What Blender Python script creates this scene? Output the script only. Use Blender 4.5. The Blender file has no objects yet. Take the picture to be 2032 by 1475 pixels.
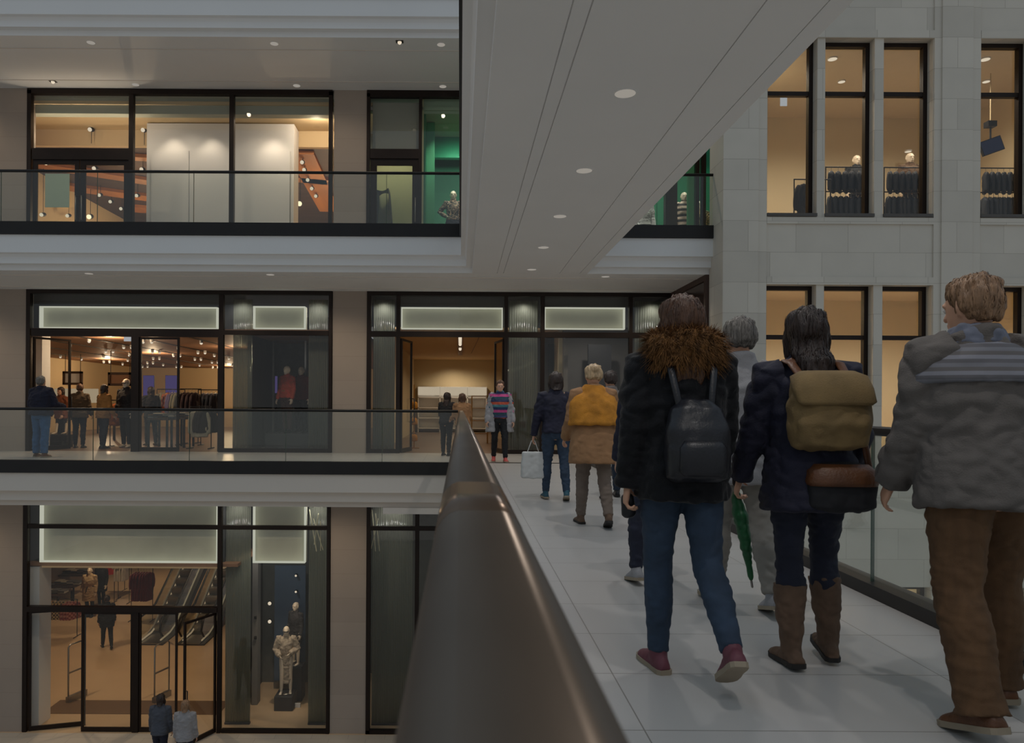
import bpy, bmesh, math, random
from mathutils import Vector, Matrix, noise
from mathutils.bvhtree import BVHTree
random.seed(7)
SC = bpy.context.scene
COL = SC.collection
R = math.radians
PI = math.pi

# ------------------------------------------------------------------ camera, sky, exposure
F = 1500.0                      # focal length in pixels of the 2032 px wide frame
CX, CY = 913.0, 803.0           # vanishing point of the bridge
EYE = 1.22                      # eye height above the bridge floor
ROLL = 0.006
DE, DS, DW = 15.8, 18.8, 15.28  # distance of gallery edge, shopfronts, stone facade
LV = 4.99                       # storey height
GZ = -6.97                      # ground floor
cd = bpy.data.cameras.new('camera')
cam = bpy.data.objects.new('camera', cd); COL.objects.link(cam)
cd.sensor_fit = 'HORIZONTAL'; cd.sensor_width = 36.0
cd.lens = F/2032*36.0
cd.shift_x = (1016-CX)/2032; cd.shift_y = (CY-737.5)/2032
cd.clip_start = 0.02; cd.clip_end = 200
cam.matrix_world = Matrix.Translation((0, 0, EYE)) @ Matrix.Rotation(PI/2, 4, 'X') @ Matrix.Rotation(ROLL, 4, 'Z')
cd.dof.use_dof = True; cd.dof.focus_distance = 14.0; cd.dof.aperture_fstop = 9.0
SC.camera = cam
SC.view_settings.view_transform = 'Standard'; SC.view_settings.look = 'None'
SC.view_settings.gamma = 1.0; SC.view_settings.exposure = 0.0
SC.view_settings.use_curve_mapping = False
try:
    SC.cycles.use_denoising = True
    SC.cycles.max_bounces = 7; SC.cycles.diffuse_bounces = 4; SC.cycles.glossy_bounces = 3
    SC.cycles.transmission_bounces = 4; SC.cycles.transparent_max_bounces = 24
    SC.cycles.sample_clamp_indirect = 2.0
    SC.cycles.caustics_reflective = False; SC.cycles.caustics_refractive = False
except Exception:
    pass

W = bpy.data.worlds.new('daylight'); SC.world = W; W.use_nodes = True
nt = W.node_tree; nt.nodes.clear()
o_ = nt.nodes.new('ShaderNodeOutputWorld'); b_ = nt.nodes.new('ShaderNodeBackground')
tc = nt.nodes.new('ShaderNodeTexCoord'); sp = nt.nodes.new('ShaderNodeSeparateXYZ')
mr = nt.nodes.new('ShaderNodeMapRange'); cr = nt.nodes.new('ShaderNodeValToRGB')
mr.inputs['From Min'].default_value = -1; mr.inputs['From Max'].default_value = 1
nt.links.new(tc.outputs['Generated'], sp.inputs[0]); nt.links.new(sp.outputs['Z'], mr.inputs['Value'])
nt.links.new(mr.outputs[0], cr.inputs[0]); nt.links.new(cr.outputs[0], b_.inputs[0]); nt.links.new(b_.outputs[0], o_.inputs[0])
e = cr.color_ramp.elements
e[0].position = 0.0; e[0].color = (.42, .41, .40, 1)
e[1].position = 1.0; e[1].color = (.38, .485, .59, 1)
k = e.new(.46); k.color = (.31, .315, .315, 1)
k = e.new(.62); k.color = (.26, .295, .325, 1)
b_.inputs[1].default_value = 0.86


def lamp(name, loc, power, col=(1, .8, .55), kind='SPOT', ang=140, blend=.8, rad=.05, to=None):
    l = bpy.data.lights.new(name, kind); l.energy = power; l.color = col
    l.shadow_soft_size = rad
    if kind == 'SPOT':
        l.spot_size = R(ang); l.spot_blend = blend
    ob = bpy.data.objects.new(name, l); COL.objects.link(ob); ob.location = loc
    if to is not None:
        ob.rotation_euler = (Vector(to)-Vector(loc)).to_track_quat('-Z', 'Y').to_euler()
    return ob


WARM = (1, .74, .46); WARM2 = (1, .83, .62); NEUT = (1, .95, .88)


def P(px, py, d):
    u, v = px-CX, py-CY
    u2 = u+v*ROLL; v2 = v-u*ROLL
    return Vector((u2*d/F, d, EYE-v2*d/F))


def X(px, d=DS, py=803): return P(px, py, d).x
def Z(py, d=DS, px=913): return P(px, py, d).z


# ------------------------------------------------------------------ materials
MATS = {}


def lin(c):
    return tuple((x/12.92 if x <= .04045 else ((x+.055)/1.055)**2.4) for x in [q/255 for q in c])


def new_mat(name):
    m = bpy.data.materials.new(name); m.use_nodes = True
    n = m.node_tree; n.nodes.clear()
    out = n.nodes.new('ShaderNodeOutputMaterial')
    return m, n, out


def mat(name, rgb, rough=.5, metal=0.0, var=.10, scale=5.0, bump=0.0, bscale=40.0, spec=.5, stretch=(1, 1, 1), sheen=0):
    """principled with a soft noise in the colour and an optional fine bump"""
    if name in MATS: return MATS[name]
    m, n, out = new_mat(name)
    p = n.nodes.new('ShaderNodeBsdfPrincipled'); n.links.new(p.outputs[0], out.inputs[0])
    c = lin(rgb)
    t = n.nodes.new('ShaderNodeTexCoord'); mp = n.nodes.new('ShaderNodeMapping'); mp.inputs['Scale'].default_value = stretch
    n.links.new(t.outputs['Object'], mp.inputs[0])
    nz = n.nodes.new('ShaderNodeTexNoise'); nz.inputs['Scale'].default_value = scale; nz.inputs['Detail'].default_value = 4
    n.links.new(mp.outputs[0], nz.inputs['Vector'])
    r_ = n.nodes.new('ShaderNodeValToRGB')
    r_.color_ramp.elements[0].position = .3; r_.color_ramp.elements[1].position = .7
    r_.color_ramp.elements[0].color = tuple(x*(1-var) for x in c)+(1,)
    r_.color_ramp.elements[1].color = tuple(min(1, x*(1+var)) for x in c)+(1,)
    n.links.new(nz.outputs['Fac'], r_.inputs[0]); n.links.new(r_.outputs[0], p.inputs['Base Color'])
    p.inputs['Roughness'].default_value = rough; p.inputs['Metallic'].default_value = metal
    p.inputs['Specular IOR Level'].default_value = spec
    if sheen: p.inputs['Sheen Weight'].default_value = sheen
    if bump:
        n2 = n.nodes.new('ShaderNodeTexNoise'); n2.inputs['Scale'].default_value = bscale; n2.inputs['Detail'].default_value = 3
        n.links.new(mp.outputs[0], n2.inputs['Vector'])
        b = n.nodes.new('ShaderNodeBump'); b.inputs['Strength'].default_value = bump; b.inputs['Distance'].default_value = .01
        n.links.new(n2.outputs['Fac'], b.inputs['Height']); n.links.new(b.outputs[0], p.inputs['Normal'])
    MATS[name] = m; return m


def blocks(name, rgb, bw, bh, mortar, mrgb, var=.12, rough=.6, axes='xz', off=.5, loc=(0, 0, 0), spec=.3):
    """stone blocks or tiles: brick texture with fine joints plus soft veining"""
    if name in MATS: return MATS[name]
    m, n, out = new_mat(name)
    p = n.nodes.new('ShaderNodeBsdfPrincipled'); n.links.new(p.outputs[0], out.inputs[0])
    t = n.nodes.new('ShaderNodeNewGeometry'); s = n.nodes.new('ShaderNodeSeparateXYZ'); cb = n.nodes.new('ShaderNodeCombineXYZ')
    n.links.new(t.outputs['Position'], s.inputs[0])
    if axes == 'xz':
        ad = n.nodes.new('ShaderNodeMath'); ad.operation = 'ADD'
        n.links.new(s.outputs['X'], ad.inputs[0]); n.links.new(s.outputs['Y'], ad.inputs[1])
        n.links.new(ad.outputs[0], cb.inputs[0]); n.links.new(s.outputs['Z'], cb.inputs[1])
    else:
        n.links.new(s.outputs['X'], cb.inputs[0]); n.links.new(s.outputs['Y'], cb.inputs[1])
    mp = n.nodes.new('ShaderNodeMapping'); mp.inputs['Location'].default_value = loc
    n.links.new(cb.outputs[0], mp.inputs[0])
    br = n.nodes.new('ShaderNodeTexBrick'); br.offset = off; br.squash = 1
    br.inputs['Scale'].default_value = 1; br.inputs['Brick Width'].default_value = bw; br.inputs['Row Height'].default_value = bh
    br.inputs['Mortar Size'].default_value = mortar; br.inputs['Mortar Smooth'].default_value = .1
    c = lin(rgb); mc = lin(mrgb)
    br.inputs['Color1'].default_value = tuple(x*(1-var) for x in c)+(1,)
    br.inputs['Color2'].default_value = tuple(min(1, x*(1+var)) for x in c)+(1,)
    br.inputs['Mortar'].default_value = mc+(1,)
    n.links.new(mp.outputs[0], br.inputs['Vector'])
    nz = n.nodes.new('ShaderNodeTexNoise'); nz.inputs['Scale'].default_value = 1.7; nz.inputs['Detail'].default_value = 6
    n.links.new(t.outputs['Position'], nz.inputs['Vector'])
    mx = n.nodes.new('ShaderNodeMix'); mx.data_type = 'RGBA'; mx.blend_type = 'MULTIPLY'; mx.inputs[0].default_value = 1
    mrn = n.nodes.new('ShaderNodeMapRange'); mrn.inputs['To Min'].default_value = 1-var; mrn.inputs['To Max'].default_value = 1+var
    n.links.new(nz.outputs['Fac'], mrn.inputs['Value'])
    n.links.new(br.outputs['Color'], mx.inputs[6]); n.links.new(mrn.outputs[0], mx.inputs[7])
    n.links.new(mx.outputs[2], p.inputs['Base Color'])
    p.inputs['Roughness'].default_value = rough; p.inputs['Specular IOR Level'].default_value = spec
    MATS[name] = m; return m


def emit(name, rgb, strength, sample=False):
    if name in MATS: return MATS[name]
    m, n, out = new_mat(name)
    em = n.nodes.new('ShaderNodeEmission'); em.inputs[0].default_value = lin(rgb)+(1,); em.inputs[1].default_value = strength
    n.links.new(em.outputs[0], out.inputs[0])
    try: m.cycles.emission_sampling = 'AUTO' if sample else 'NONE'
    except Exception: pass
    MATS[name] = m; return m


def glass(name, tint=(240, 246, 244), ior=1.45, rough=.0, frost=0.0, frgb=(120, 130, 120)):
    if name in MATS: return MATS[name]
    m, n, out = new_mat(name)
    tr = n.nodes.new('ShaderNodeBsdfTransparent'); tr.inputs[0].default_value = lin(tint)+(1,)
    gl = n.nodes.new('ShaderNodeBsdfGlossy'); gl.inputs['Roughness'].default_value = rough; gl.inputs[0].default_value = (1, 1, 1, 1)
    fr = n.nodes.new('ShaderNodeFresnel'); ge = n.nodes.new('ShaderNodeNewGeometry'); ma = n.nodes.new('ShaderNodeMapRange')
    ma.inputs['To Min'].default_value = ior; ma.inputs['To Max'].default_value = 1/ior      # same reflectance on both faces of a pane
    n.links.new(ge.outputs['Backfacing'], ma.inputs['Value']); n.links.new(ma.outputs[0], fr.inputs[0])
    mx = n.nodes.new('ShaderNodeMixShader')
    n.links.new(fr.outputs[0], mx.inputs[0]); n.links.new(tr.outputs[0], mx.inputs[1]); n.links.new(gl.outputs[0], mx.inputs[2])
    last = mx
    if frost:
        df = n.nodes.new('ShaderNodeBsdfDiffuse'); df.inputs[0].default_value = lin(frgb)+(1,)
        tl = n.nodes.new('ShaderNodeBsdfTranslucent'); tl.inputs[0].default_value = lin(frgb)+(1,)
        a = n.nodes.new('ShaderNodeMixShader'); a.inputs[0].default_value = .5
        n.links.new(df.outputs[0], a.inputs[1]); n.links.new(tl.outputs[0], a.inputs[2])
        b = n.nodes.new('ShaderNodeMixShader'); b.inputs[0].default_value = frost
        n.links.new(mx.outputs[0], b.inputs[1]); n.links.new(a.outputs[0], b.inputs[2]); last = b
    n.links.new(last.outputs[0], out.inputs[0])
    MATS[name] = m; return m


def pattern(name, kind, cols, scale=8, rough=.8, axis='z'):
    """woven cloth: stripes, check or print"""
    if name in MATS: return MATS[name]
    m, n, out = new_mat(name)
    p = n.nodes.new('ShaderNodeBsdfPrincipled'); n.links.new(p.outputs[0], out.inputs[0]); p.inputs['Roughness'].default_value = rough
    t = n.nodes.new('ShaderNodeTexCoord'); rp = n.nodes.new('ShaderNodeValToRGB')
    if kind == 'stripe':
        s = n.nodes.new('ShaderNodeSeparateXYZ'); n.links.new(t.outputs['Object'], s.inputs[0])
        mu = n.nodes.new('ShaderNodeMath'); mu.operation = 'MULTIPLY'; mu.inputs[1].default_value = scale
        n.links.new(s.outputs[axis.upper()], mu.inputs[0])
        fr = n.nodes.new('ShaderNodeMath'); fr.operation = 'FRACT'; n.links.new(mu.outputs[0], fr.inputs[0])
        n.links.new(fr.outputs[0], rp.inputs[0]); rp.color_ramp.interpolation = 'CONSTANT'
    elif kind == 'check':
        ck = n.nodes.new('ShaderNodeTexChecker'); ck.inputs['Scale'].default_value = scale
        n.links.new(t.outputs['Object'], ck.inputs[0]); n.links.new(ck.outputs['Fac'], rp.inputs[0])
    else:
        v = n.nodes.new('ShaderNodeTexNoise'); v.inputs['Scale'].default_value = scale; v.inputs['Detail'].default_value = 2
        n.links.new(t.outputs['Object'], v.inputs['Vector']); n.links.new(v.outputs['Fac'], rp.inputs[0])
        rp.color_ramp.interpolation = 'CONSTANT'
    els = rp.color_ramp.elements
    k = len(cols)
    pos = [i/k for i in range(k)] if kind == 'stripe' else ([0, .5] if kind == 'check' else [0]+[.40+.2*i/max(1, k-1) for i in range(1, k)])
    while len(els) < k: els.new(.5)
    for i in range(k):
        els[i].position = pos[i]; els[i].color = lin(cols[i])+(1,)
    n.links.new(rp.outputs[0], p.inputs['Base Color'])
    MATS[name] = m; return m


M_white = mat('white_plaster', (232, 231, 230), .7, var=.02, scale=.6, spec=.2)
M_ceil = mat('warm_white_ceiling', (218, 209, 199), .75, var=.02, scale=.5, spec=.2)
M_black = mat('black_steel', (34, 32, 32), .45, .3, var=.12, scale=3)
M_frame = mat('dark_bronze_frame', (34, 22, 16), .45, .4, var=.15, scale=4)
M_rail = mat('bronze_handrail', (106, 94, 83), .30, .85, var=.16, scale=9, stretch=(1, .15, 1))
M_stone = blocks('beige_limestone', (207, 200, 188), 1.05, .62, .004, (172, 164, 152), .07, .7, 'xz')
M_pier = blocks('rosy_limestone', (168, 154, 142), 3.0, .60, .0025, (148, 134, 122), .04, .7, 'xz', off=0)
M_tile = blocks('white_floor_tile', (184, 181, 178), 1.49, .60, .003, (128, 124, 118), .02, .28, 'xy', off=0, loc=(-.70, -2.84, 0), spec=.35)
M_plaza = blocks('pale_plaza_paving', (200, 188, 172), .9, .45, .004, (160, 150, 138), .05, .5, 'xy')
M_glass = glass('clear_glass', (250, 250, 249))
M_green_glass = glass('green_tinted_glass', (248, 251, 249), ior=1.5)
M_fin = glass('frosted_glass_fin', (206, 212, 204), frost=.6, frgb=(158, 160, 148))
M_edge = mat('green_glass_edge', (60, 84, 74), .2)
M_cream = mat('cream_wall', (214, 190, 150), .8, var=.03, scale=.7)
M_cream2 = mat('warm_beige_wall', (216, 200, 166), .8, var=.03, scale=.7)
M_copper = mat('copper_brown_ceiling', (150, 110, 82), .6, var=.06, scale=1)
M_wood = mat('orange_timber', (176, 112, 52), .5, var=.2, scale=3, stretch=(1, .1, 1))
M_dwood = mat('dark_timber', (70, 48, 36), .6, var=.25, scale=3, stretch=(.1, 1, 1))
M_shopfloor = mat('warm_shop_floor', (206, 176, 140), .3, var=.05, scale=1.2)
M_darkfloor = mat('brown_shop_floor', (120, 98, 84), .35, var=.08, scale=1.5)
M_green = mat('emerald_wall', (0, 116, 76), .6, var=.05, scale=1)
M_grey = mat('grey_panel', (126, 122, 118), .6, var=.04, scale=1)
M_dgrey = mat('charcoal_panel', (58, 58, 60), .6, var=.08, scale=1)
M_steel = mat('brushed_steel', (150, 146, 140), .3, .9, var=.08, scale=8)
M_manne = mat('mannequin_shell', (226, 208, 184), .45, var=.02)
M_lamp = emit('downlight_glow', (255, 246, 232), .30)
M_spot = emit('spot_glow', (255, 238, 210), .75)
M_signrim = emit('sign_rim_glow', (244, 246, 226), .55, True)
M_sign = mat('sign_face', (214, 214, 196), .6, var=.06, scale=2)

# ------------------------------------------------------------------ mesh helpers
ORG = {}


def tag(o, label=None, cat=None, group=None, kind=None):
    if label: o['label'] = label
    if cat: o['category'] = cat
    if group: o['group'] = group
    if kind: o['kind'] = kind
    return o


def empty(name, loc, label=None, cat=None, group=None, kind=None, rz=0):
    o = bpy.data.objects.new(name, None); COL.objects.link(o)
    o.empty_display_size = .1; o.location = loc; o.rotation_euler = (0, 0, rz)
    ORG[o.name] = Vector(loc)
    return tag(o, label, cat, group, kind)


class MB:
    def __init__(s): s.v = []; s.f = []

    def add(s, vs, fs):
        b = len(s.v); s.v += [Vector(q) for q in vs]; s.f += [tuple(i+b for i in q) for q in fs]; return s

    def box(s, x0, x1, y0, y1, z0, z1):
        if x0 > x1: x0, x1 = x1, x0
        if y0 > y1: y0, y1 = y1, y0
        if z0 > z1: z0, z1 = z1, z0
        return s.add([(x0, y0, z0), (x1, y0, z0), (x1, y1, z0), (x0, y1, z0), (x0, y0, z1), (x1, y0, z1), (x1, y1, z1), (x0, y1, z1)],
                     [(0, 3, 2, 1), (4, 5, 6, 7), (0, 1, 5, 4), (1, 2, 6, 5), (2, 3, 7, 6), (3, 0, 4, 7)])

    def prism(s, prof, a, b, axis):
        """closed 2-D profile swept along 'x' (profile = y,z) or 'y' (profile = x,z)"""
        n = len(prof)
        mk = {'x': lambda t, q: (t, q[0], q[1]), 'y': lambda t, q: (q[0], t, q[1]), 'z': lambda t, q: (q[0], q[1], t)}[axis]
        vs = [mk(a, q) for q in prof]+[mk(b, q) for q in prof]
        fs = [(i, (i+1) % n, n+(i+1) % n, n+i) for i in range(n)]+[tuple(range(n))[::-1], tuple(range(n, 2*n))]
        return s.add(vs, fs)

    def loft(s, rings):
        n = len(rings[0]); vs = [q for r_ in rings for q in r_]; fs = []
        for k in range(len(rings)-1):
            for i in range(n):
                j = (i+1) % n
                fs.append((k*n+i, k*n+j, (k+1)*n+j, (k+1)*n+i))
        fs.append(tuple(range(n))[::-1]); L = (len(rings)-1)*n; fs.append(tuple(range(L, L+n)))
        return s.add(vs, fs)

    def tube(s, pts, rad, n=12, ref=None, caps=True):
        pts = [Vector(p) for p in pts]; m = len(pts)
        if not isinstance(rad, list): rad = [rad]*m
        rings = []; prev = None
        for i in range(m):
            t = (pts[min(i+1, m-1)]-pts[max(i-1, 0)]).normalized()
            a = Vector(ref) if ref is not None else (prev if prev is not None else Vector((1, 0, 0)) if abs(t.x) < .8 else Vector((0, 1, 0)))
            a = (a-t*a.dot(t)).normalized(); prev = a; b = t.cross(a)
            r_ = rad[i]; ra, rb = r_ if isinstance(r_, tuple) else (r_, r_)
            if caps and i == 0:
                for sh, q in ((.95, .45), (.6, .8)):
                    rings.append([pts[i]-t*min(ra, rb)*sh+(a*math.cos(w)*ra+b*math.sin(w)*rb)*q for w in [2*PI*j/n for j in range(n)]])
            rings.append([pts[i]+a*math.cos(w)*ra+b*math.sin(w)*rb for w in [2*PI*j/n for j in range(n)]])
            if caps and i == m-1:
                for sh, q in ((.6, .8), (.95, .45)):
                    rings.append([pts[i]+t*min(ra, rb)*sh+(a*math.cos(w)*ra+b*math.sin(w)*rb)*q for w in [2*PI*j/n for j in range(n)]])
        return s.loft(rings)

    def lathe(s, c, prof, n=24):
        c = Vector(c)
        return s.loft([[c+Vector((math.cos(2*PI*j/n)*r_, math.sin(2*PI*j/n)*r_, z)) for j in range(n)] for r_, z in prof])

    def ball(s, c, r_, n=12, sc=(1, 1, 1)):
        c = Vector(c); k = 8
        rings = []
        for i in range(k+1):
            w = PI*(i+.15)/(k+.3); rr = r_*math.sin(w); zz = -r_*math.cos(w)
            rings.append([c+Vector((math.cos(2*PI*j/n)*rr*sc[0], math.sin(2*PI*j/n)*rr*sc[1], zz*sc[2])) for j in range(n)])
        return s.loft(rings)

    def mesh(s, name, off=Vector()):
        me = bpy.data.meshes.new(name); me.from_pydata([v-off for v in s.v], [], s.f); me.update()
        bm = bmesh.new(); bm.from_mesh(me); bmesh.ops.recalc_face_normals(bm, faces=bm.faces); bm.to_mesh(me); bm.free()
        return me

    def build(s, name, m, parent=None, smooth=False, bevel=0, **kw):
        if parent is not None: off = ORG[parent.name]
        else:
            off = Vector(((min(v.x for v in s.v)+max(v.x for v in s.v))/2, (min(v.y for v in s.v)+max(v.y for v in s.v))/2, min(v.z for v in s.v)))
        me = s.mesh(name, off); me.materials.append(m)
        o = bpy.data.objects.new(name, me); COL.objects.link(o)
        if parent is not None: o.parent = parent
        else: o.location = off
        ORG[o.name] = off
        if smooth:
            for p in me.polygons: p.use_smooth = True
        if bevel:
            md = o.modifiers.new('bevel', 'BEVEL'); md.width = bevel; md.segments = 2; md.limit_method = 'ANGLE'
        if kw: tag(o, kw.get('label'), kw.get('cat'), kw.get('group'), kw.get('kind'))
        return o


def S(mb, name, m, bevel=0, smooth=False):          # part of the setting
    return mb.build(name, m, bevel=bevel, smooth=smooth, kind='structure')


def copy_tree(o, parent=None):
    c = o.copy(); COL.objects.link(c); ORG[c.name] = ORG.get(o.name, Vector())
    if parent is not None: c.parent = parent
    for ch in list(o.children): copy_tree(ch, c)
    return c


# ------------------------------------------------------------------ the shell: floors, galleries, bridges
S(MB().box(-22, 16, -8, 18.7, GZ-.3, GZ), 'floor_ground', M_plaza)

# fascia profile: set-back from the gallery edge / height over the storey's own ceiling datum
PROF = [(0, .0), (0, -.26), (.02, -.265), (.02, -.64), (.10, -.655), (.13, -.72), (.13, -.85), (.26, -.86), (.26, -.975)]
for lev, nm in ((0, 'lower'), (1, 'middle'), (2, 'upper')):
    z0 = lev*LV
    x1 = 5.29
    # black steel edge
    S(MB().box(-20, x1, DE-.02, DE+.12, z0-.26, z0+.005), 'trim_%d' % (1+lev), M_black)
    pr = [(DE+s, z0+z) for s, z in PROF[2:]]+[(DS+.7, z0-.975), (DS+.7, z0-.26)]
    S(MB().prism(pr, -20, x1, 'x'), 'ceiling_gallery_%s' % nm, M_ceil if lev < 1 else M_white)
    if lev < 2:
        S(MB().box(-20, x1, DE+.12, DS+.1, z0-.26, z0), 'floor_gallery_%s' % nm, M_tile)
# fine shadow grooves in the gallery ceilings
for lev in (1, 2):
    zc = lev*LV-.975
    for k, dd in enumerate((16.62, 18.25)):
        S(MB().box(-20, 5.2, dd, dd+.015, zc-.012, zc+.004), 'trim_%d' % (10+lev*2+k), M_ceil)

# bridges: the one we stand on and the one above
BX0, BX1 = -.02, 2.80
BC = (BX0+BX1)/2


def bridge(z0, nm, y0, near):
    bx1 = BX1 if near else 2.94
    S(MB().box(BX0-.012, BX0+.12, y0, DE-.02, z0-.26, z0+.004), 'trim_%d' % (20 if near else 22), M_black)
    S(MB().box(bx1-.12, bx1+.012, y0, DE-.02, z0-.26, z0+.004), 'trim_%d' % (21 if near else 23), M_black)
    S(MB().box(BX0+.12, bx1-.12, y0, DE+.12, z0-.26, z0), 'floor_bridge_%s' % nm, M_tile)
    L_ = [(BX0+s, z0+z) for s, z in PROF[2:]]
    R_ = [(bx1-s, z0+z) for s, z in PROF[2:]][::-1]
    zc = z0-.975
    # raised centre panel with shadow grooves on either side of it
    c = (BX0+bx1)/2; g = []
    for a, b in ((-.70, -.688), (-.565, -.553), (.628, .640), (1.06, 1.07)):
        g += [(c+a, zc), (c+a, zc+.014), (c+b, zc+.014), (c+b, zc)]
    S(MB().prism(L_+g+R_, y0, DE+.27, 'y'), 'ceiling_bridge_%s' % nm, M_white)


bridge(0, 'lower', -4, True)
bridge(LV, 'upper', -4, False)
# deeper soffit box under the landing of the lower bridge
S(MB().box(-1.62, 4.6, 15.98, 18.6, -1.105, -.975), 'ceiling_landing', M_ceil)

# ------------------------------------------------------------------ shop facade wall (piers between the shopfronts)
def pier(n, xa, xb, za, zb): S(MB().box(xa, xb, DS-.04, DS+.28, za, zb), 'wall_pier_%d' % n, M_pier)


TOP2 = 2*LV-.975
pier(1, -20, X(55), LV, TOP2); pier(2, X(660), X(728), LV, TOP2)
pier(3, -20, X(53), 0, LV-.975); pier(4, X(660), X(728), 0, LV-.975)
pier(5, -20, X(46, DS, 1250), GZ, -.975); pier(6, X(656, DS, 1250), X(727, DS, 1250), GZ, -.975)
# floor slabs behind the facade
for i, z0 in enumerate((LV, 0)):
    S(MB().box(-20, 6.6, DS+.1, 40, z0-.26, z0), 'floor_shop_%d' % (i+1), M_darkfloor)
S(MB().box(-20, 6.6, 18.7, 48, GZ-.3, GZ), 'floor_shop_3', M_shopfloor)

# ------------------------------------------------------------------ shopfronts
def V_(mb, px0, px1, za, zb, y=DS, dep=.12, py=803):
    mb.box(X(px0, DS, py), X(px1, DS, py), y-dep/2, y+dep/2, za, zb); return mb


def pane(t, xa, xb, za, zb, y=DS, m=None, name='glass_pane'):
    return MB().box(xa, xb, y-.008, y+.008, za, zb).build(name, m or M_glass, t)


def sign(px0, px1, py0, py1, d, label, group='backlit sign boxes above the shop doors'):
    a = P(px0, py0, d); b = P(px1, py1, d)
    t = empty('sign_box', ((a.x+b.x)/2, d, b.z), label, 'sign', group)
    MB().box(a.x, b.x, d+.02, d+.16, b.z, a.z).build('face_panel', M_sign, t)
    rim = MB(); w = .022
    rim.box(a.x, b.x, d-.14, d+.02, a.z-w, a.z); rim.box(a.x, b.x, d-.14, d+.02, b.z, b.z+w)
    rim.box(a.x, a.x+w, d-.14, d+.02, b.z+w, a.z-w); rim.box(b.x-w, b.x, d-.14, d+.02, b.z+w, a.z-w)
    rim.build('light_rim', M_signrim, t)
    return t


def fins(px0, px1, d, za, zb, n, label, py=803, m=None, fl=16):
    """a fluted frosted glass screen"""
    a = X(px0, d, py); b = X(px1, d, py)
    lamp('screen_fill', ((a+b)/2, DS+.16, zb-.05), fl, (1, .98, .9), ang=150, to=((a+b)/2, d+.1, zb-2.2))  # unseen fill lamp added to light the screen from the front
    t = empty('glass_screen', ((a+b)/2, d, za), label, 'screen')
    mb = MB(); w = (b-a)/n
    for i in range(n):
        x = a+w*(i+.5)
        mb.tube([(x, d, za+.05), (x, d, zb)], (w*.52, w*.3), 8, ref=(1, 0, 0), caps=False)
    mb.build('fluted_glass', m or M_fin, t, smooth=True)
    MB().box(a, b, d-.05, d+.05, za, za+.05).build('base_channel', M_dgrey, t)
    return t


def door_leaf(t, hinge, width, ang, za, zb, name='door', wf=.09, handle=True, y=DS, mh=None):
    """framed glass leaf swung by ang round a vertical hinge; + width opens to the right of the hinge"""
    def tr(u, v, z):
        ca, sa = math.cos(ang), math.sin(ang)
        return (hinge+u*ca-v*sa, y+u*sa+v*ca, z)

    def bx(mb, u0, u1, v0, v1, z0, z1):
        vs = [tr(u, v, z) for z in (z0, z1) for u, v in ((u0, v0), (u1, v0), (u1, v1), (u0, v1))]
        mb.add(vs, [(0, 3, 2, 1), (4, 5, 6, 7), (0, 1, 5, 4), (1, 2, 6, 5), (2, 3, 7, 6), (3, 0, 4, 7)]); return mb
    s = 1 if width > 0 else -1; w = abs(width)
    f = MB()
    bx(f, 0, s*wf, -.025, .025, za, zb); bx(f, s*(w-wf), s*w, -.025, .025, za, zb)
    bx(f, s*wf, s*(w-wf), -.025, .025, za, za+.1); bx(f, s*wf, s*(w-wf), -.025, .025, zb-wf, zb)
    d = f.build(name, M_frame, t)
    g = MB(); bx(g, s*wf, s*(w-wf), -.006, .006, za+.1, zb-wf); g.build('glass_pane', M_glass, d)
    if handle:
        h = MB(); u = s*(w-wf*.5)
        zc = za+1.05
        a = [tr(u, -.03, zc-.3), tr(u, -.09, zc-.3), tr(u, -.09, zc+.3), tr(u, -.03, zc+.3)]
        h.tube(a, .014, 8); h.build('handle', mh or M_black, d, smooth=True)
    return d


# --- upper storey, left shop
t = empty('shopfront', (X(360), DS, LV), 'dark framed upper-storey shopfront of three bays with the white box behind', 'shopfront')
zt = Z(182, DS, 360); zb = LV
f = MB(); xl, xr = X(56, DS, 315), X(660, DS, 315)
f.box(xl, xr, DS-.07, DS+.07, zt-.09, zt+.04); f.box(xl, xl+.1, DS-.07, DS+.07, zb, zt); f.box(xr-.09, xr, DS-.07, DS+.07, zb, zt); f.box(xl, xr, DS-.07, DS+.07, zb, zb+.1)
f.build('outer_frame', M_frame, t)
for a, b in ((257, 266), (456, 465)): V_(MB(), a, b, zb+.1, zt-.09, py=315).build('mullion', M_frame, t)
V_(MB(), 66, 257, Z(318, DS, 160), Z(296, DS, 160), py=310).build('transom', M_frame, t)
pane(t, X(66, DS, 315), X(257, DS, 315), Z(297, DS, 160), zt-.09)
pane(t, X(266, DS, 315), X(456, DS, 315), zb+.1, zt-.09); pane(t, X(465, DS, 315), xr-.09, zb+.1, zt-.09)
dz = Z(318, DS, 160)
door_leaf(t, X(66, DS, 370), X(158)-X(66), 0, zb, dz, wf=.11, mh=M_steel)
door_leaf(t, X(257, DS, 370), X(160)-X(257), 0, zb, dz, wf=.13, mh=M_steel)
a, b = P(90, 345, DS-.05), P(138, 412, DS-.05)
MB().box(a.x, b.x, DS-.06, DS-.052, b.z, a.z).build('poster', mat('pale_green_paper', (176, 190, 168), .7, var=.02), label='pale blank grey-green poster on the left door of the upper shop', cat='poster')

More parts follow.
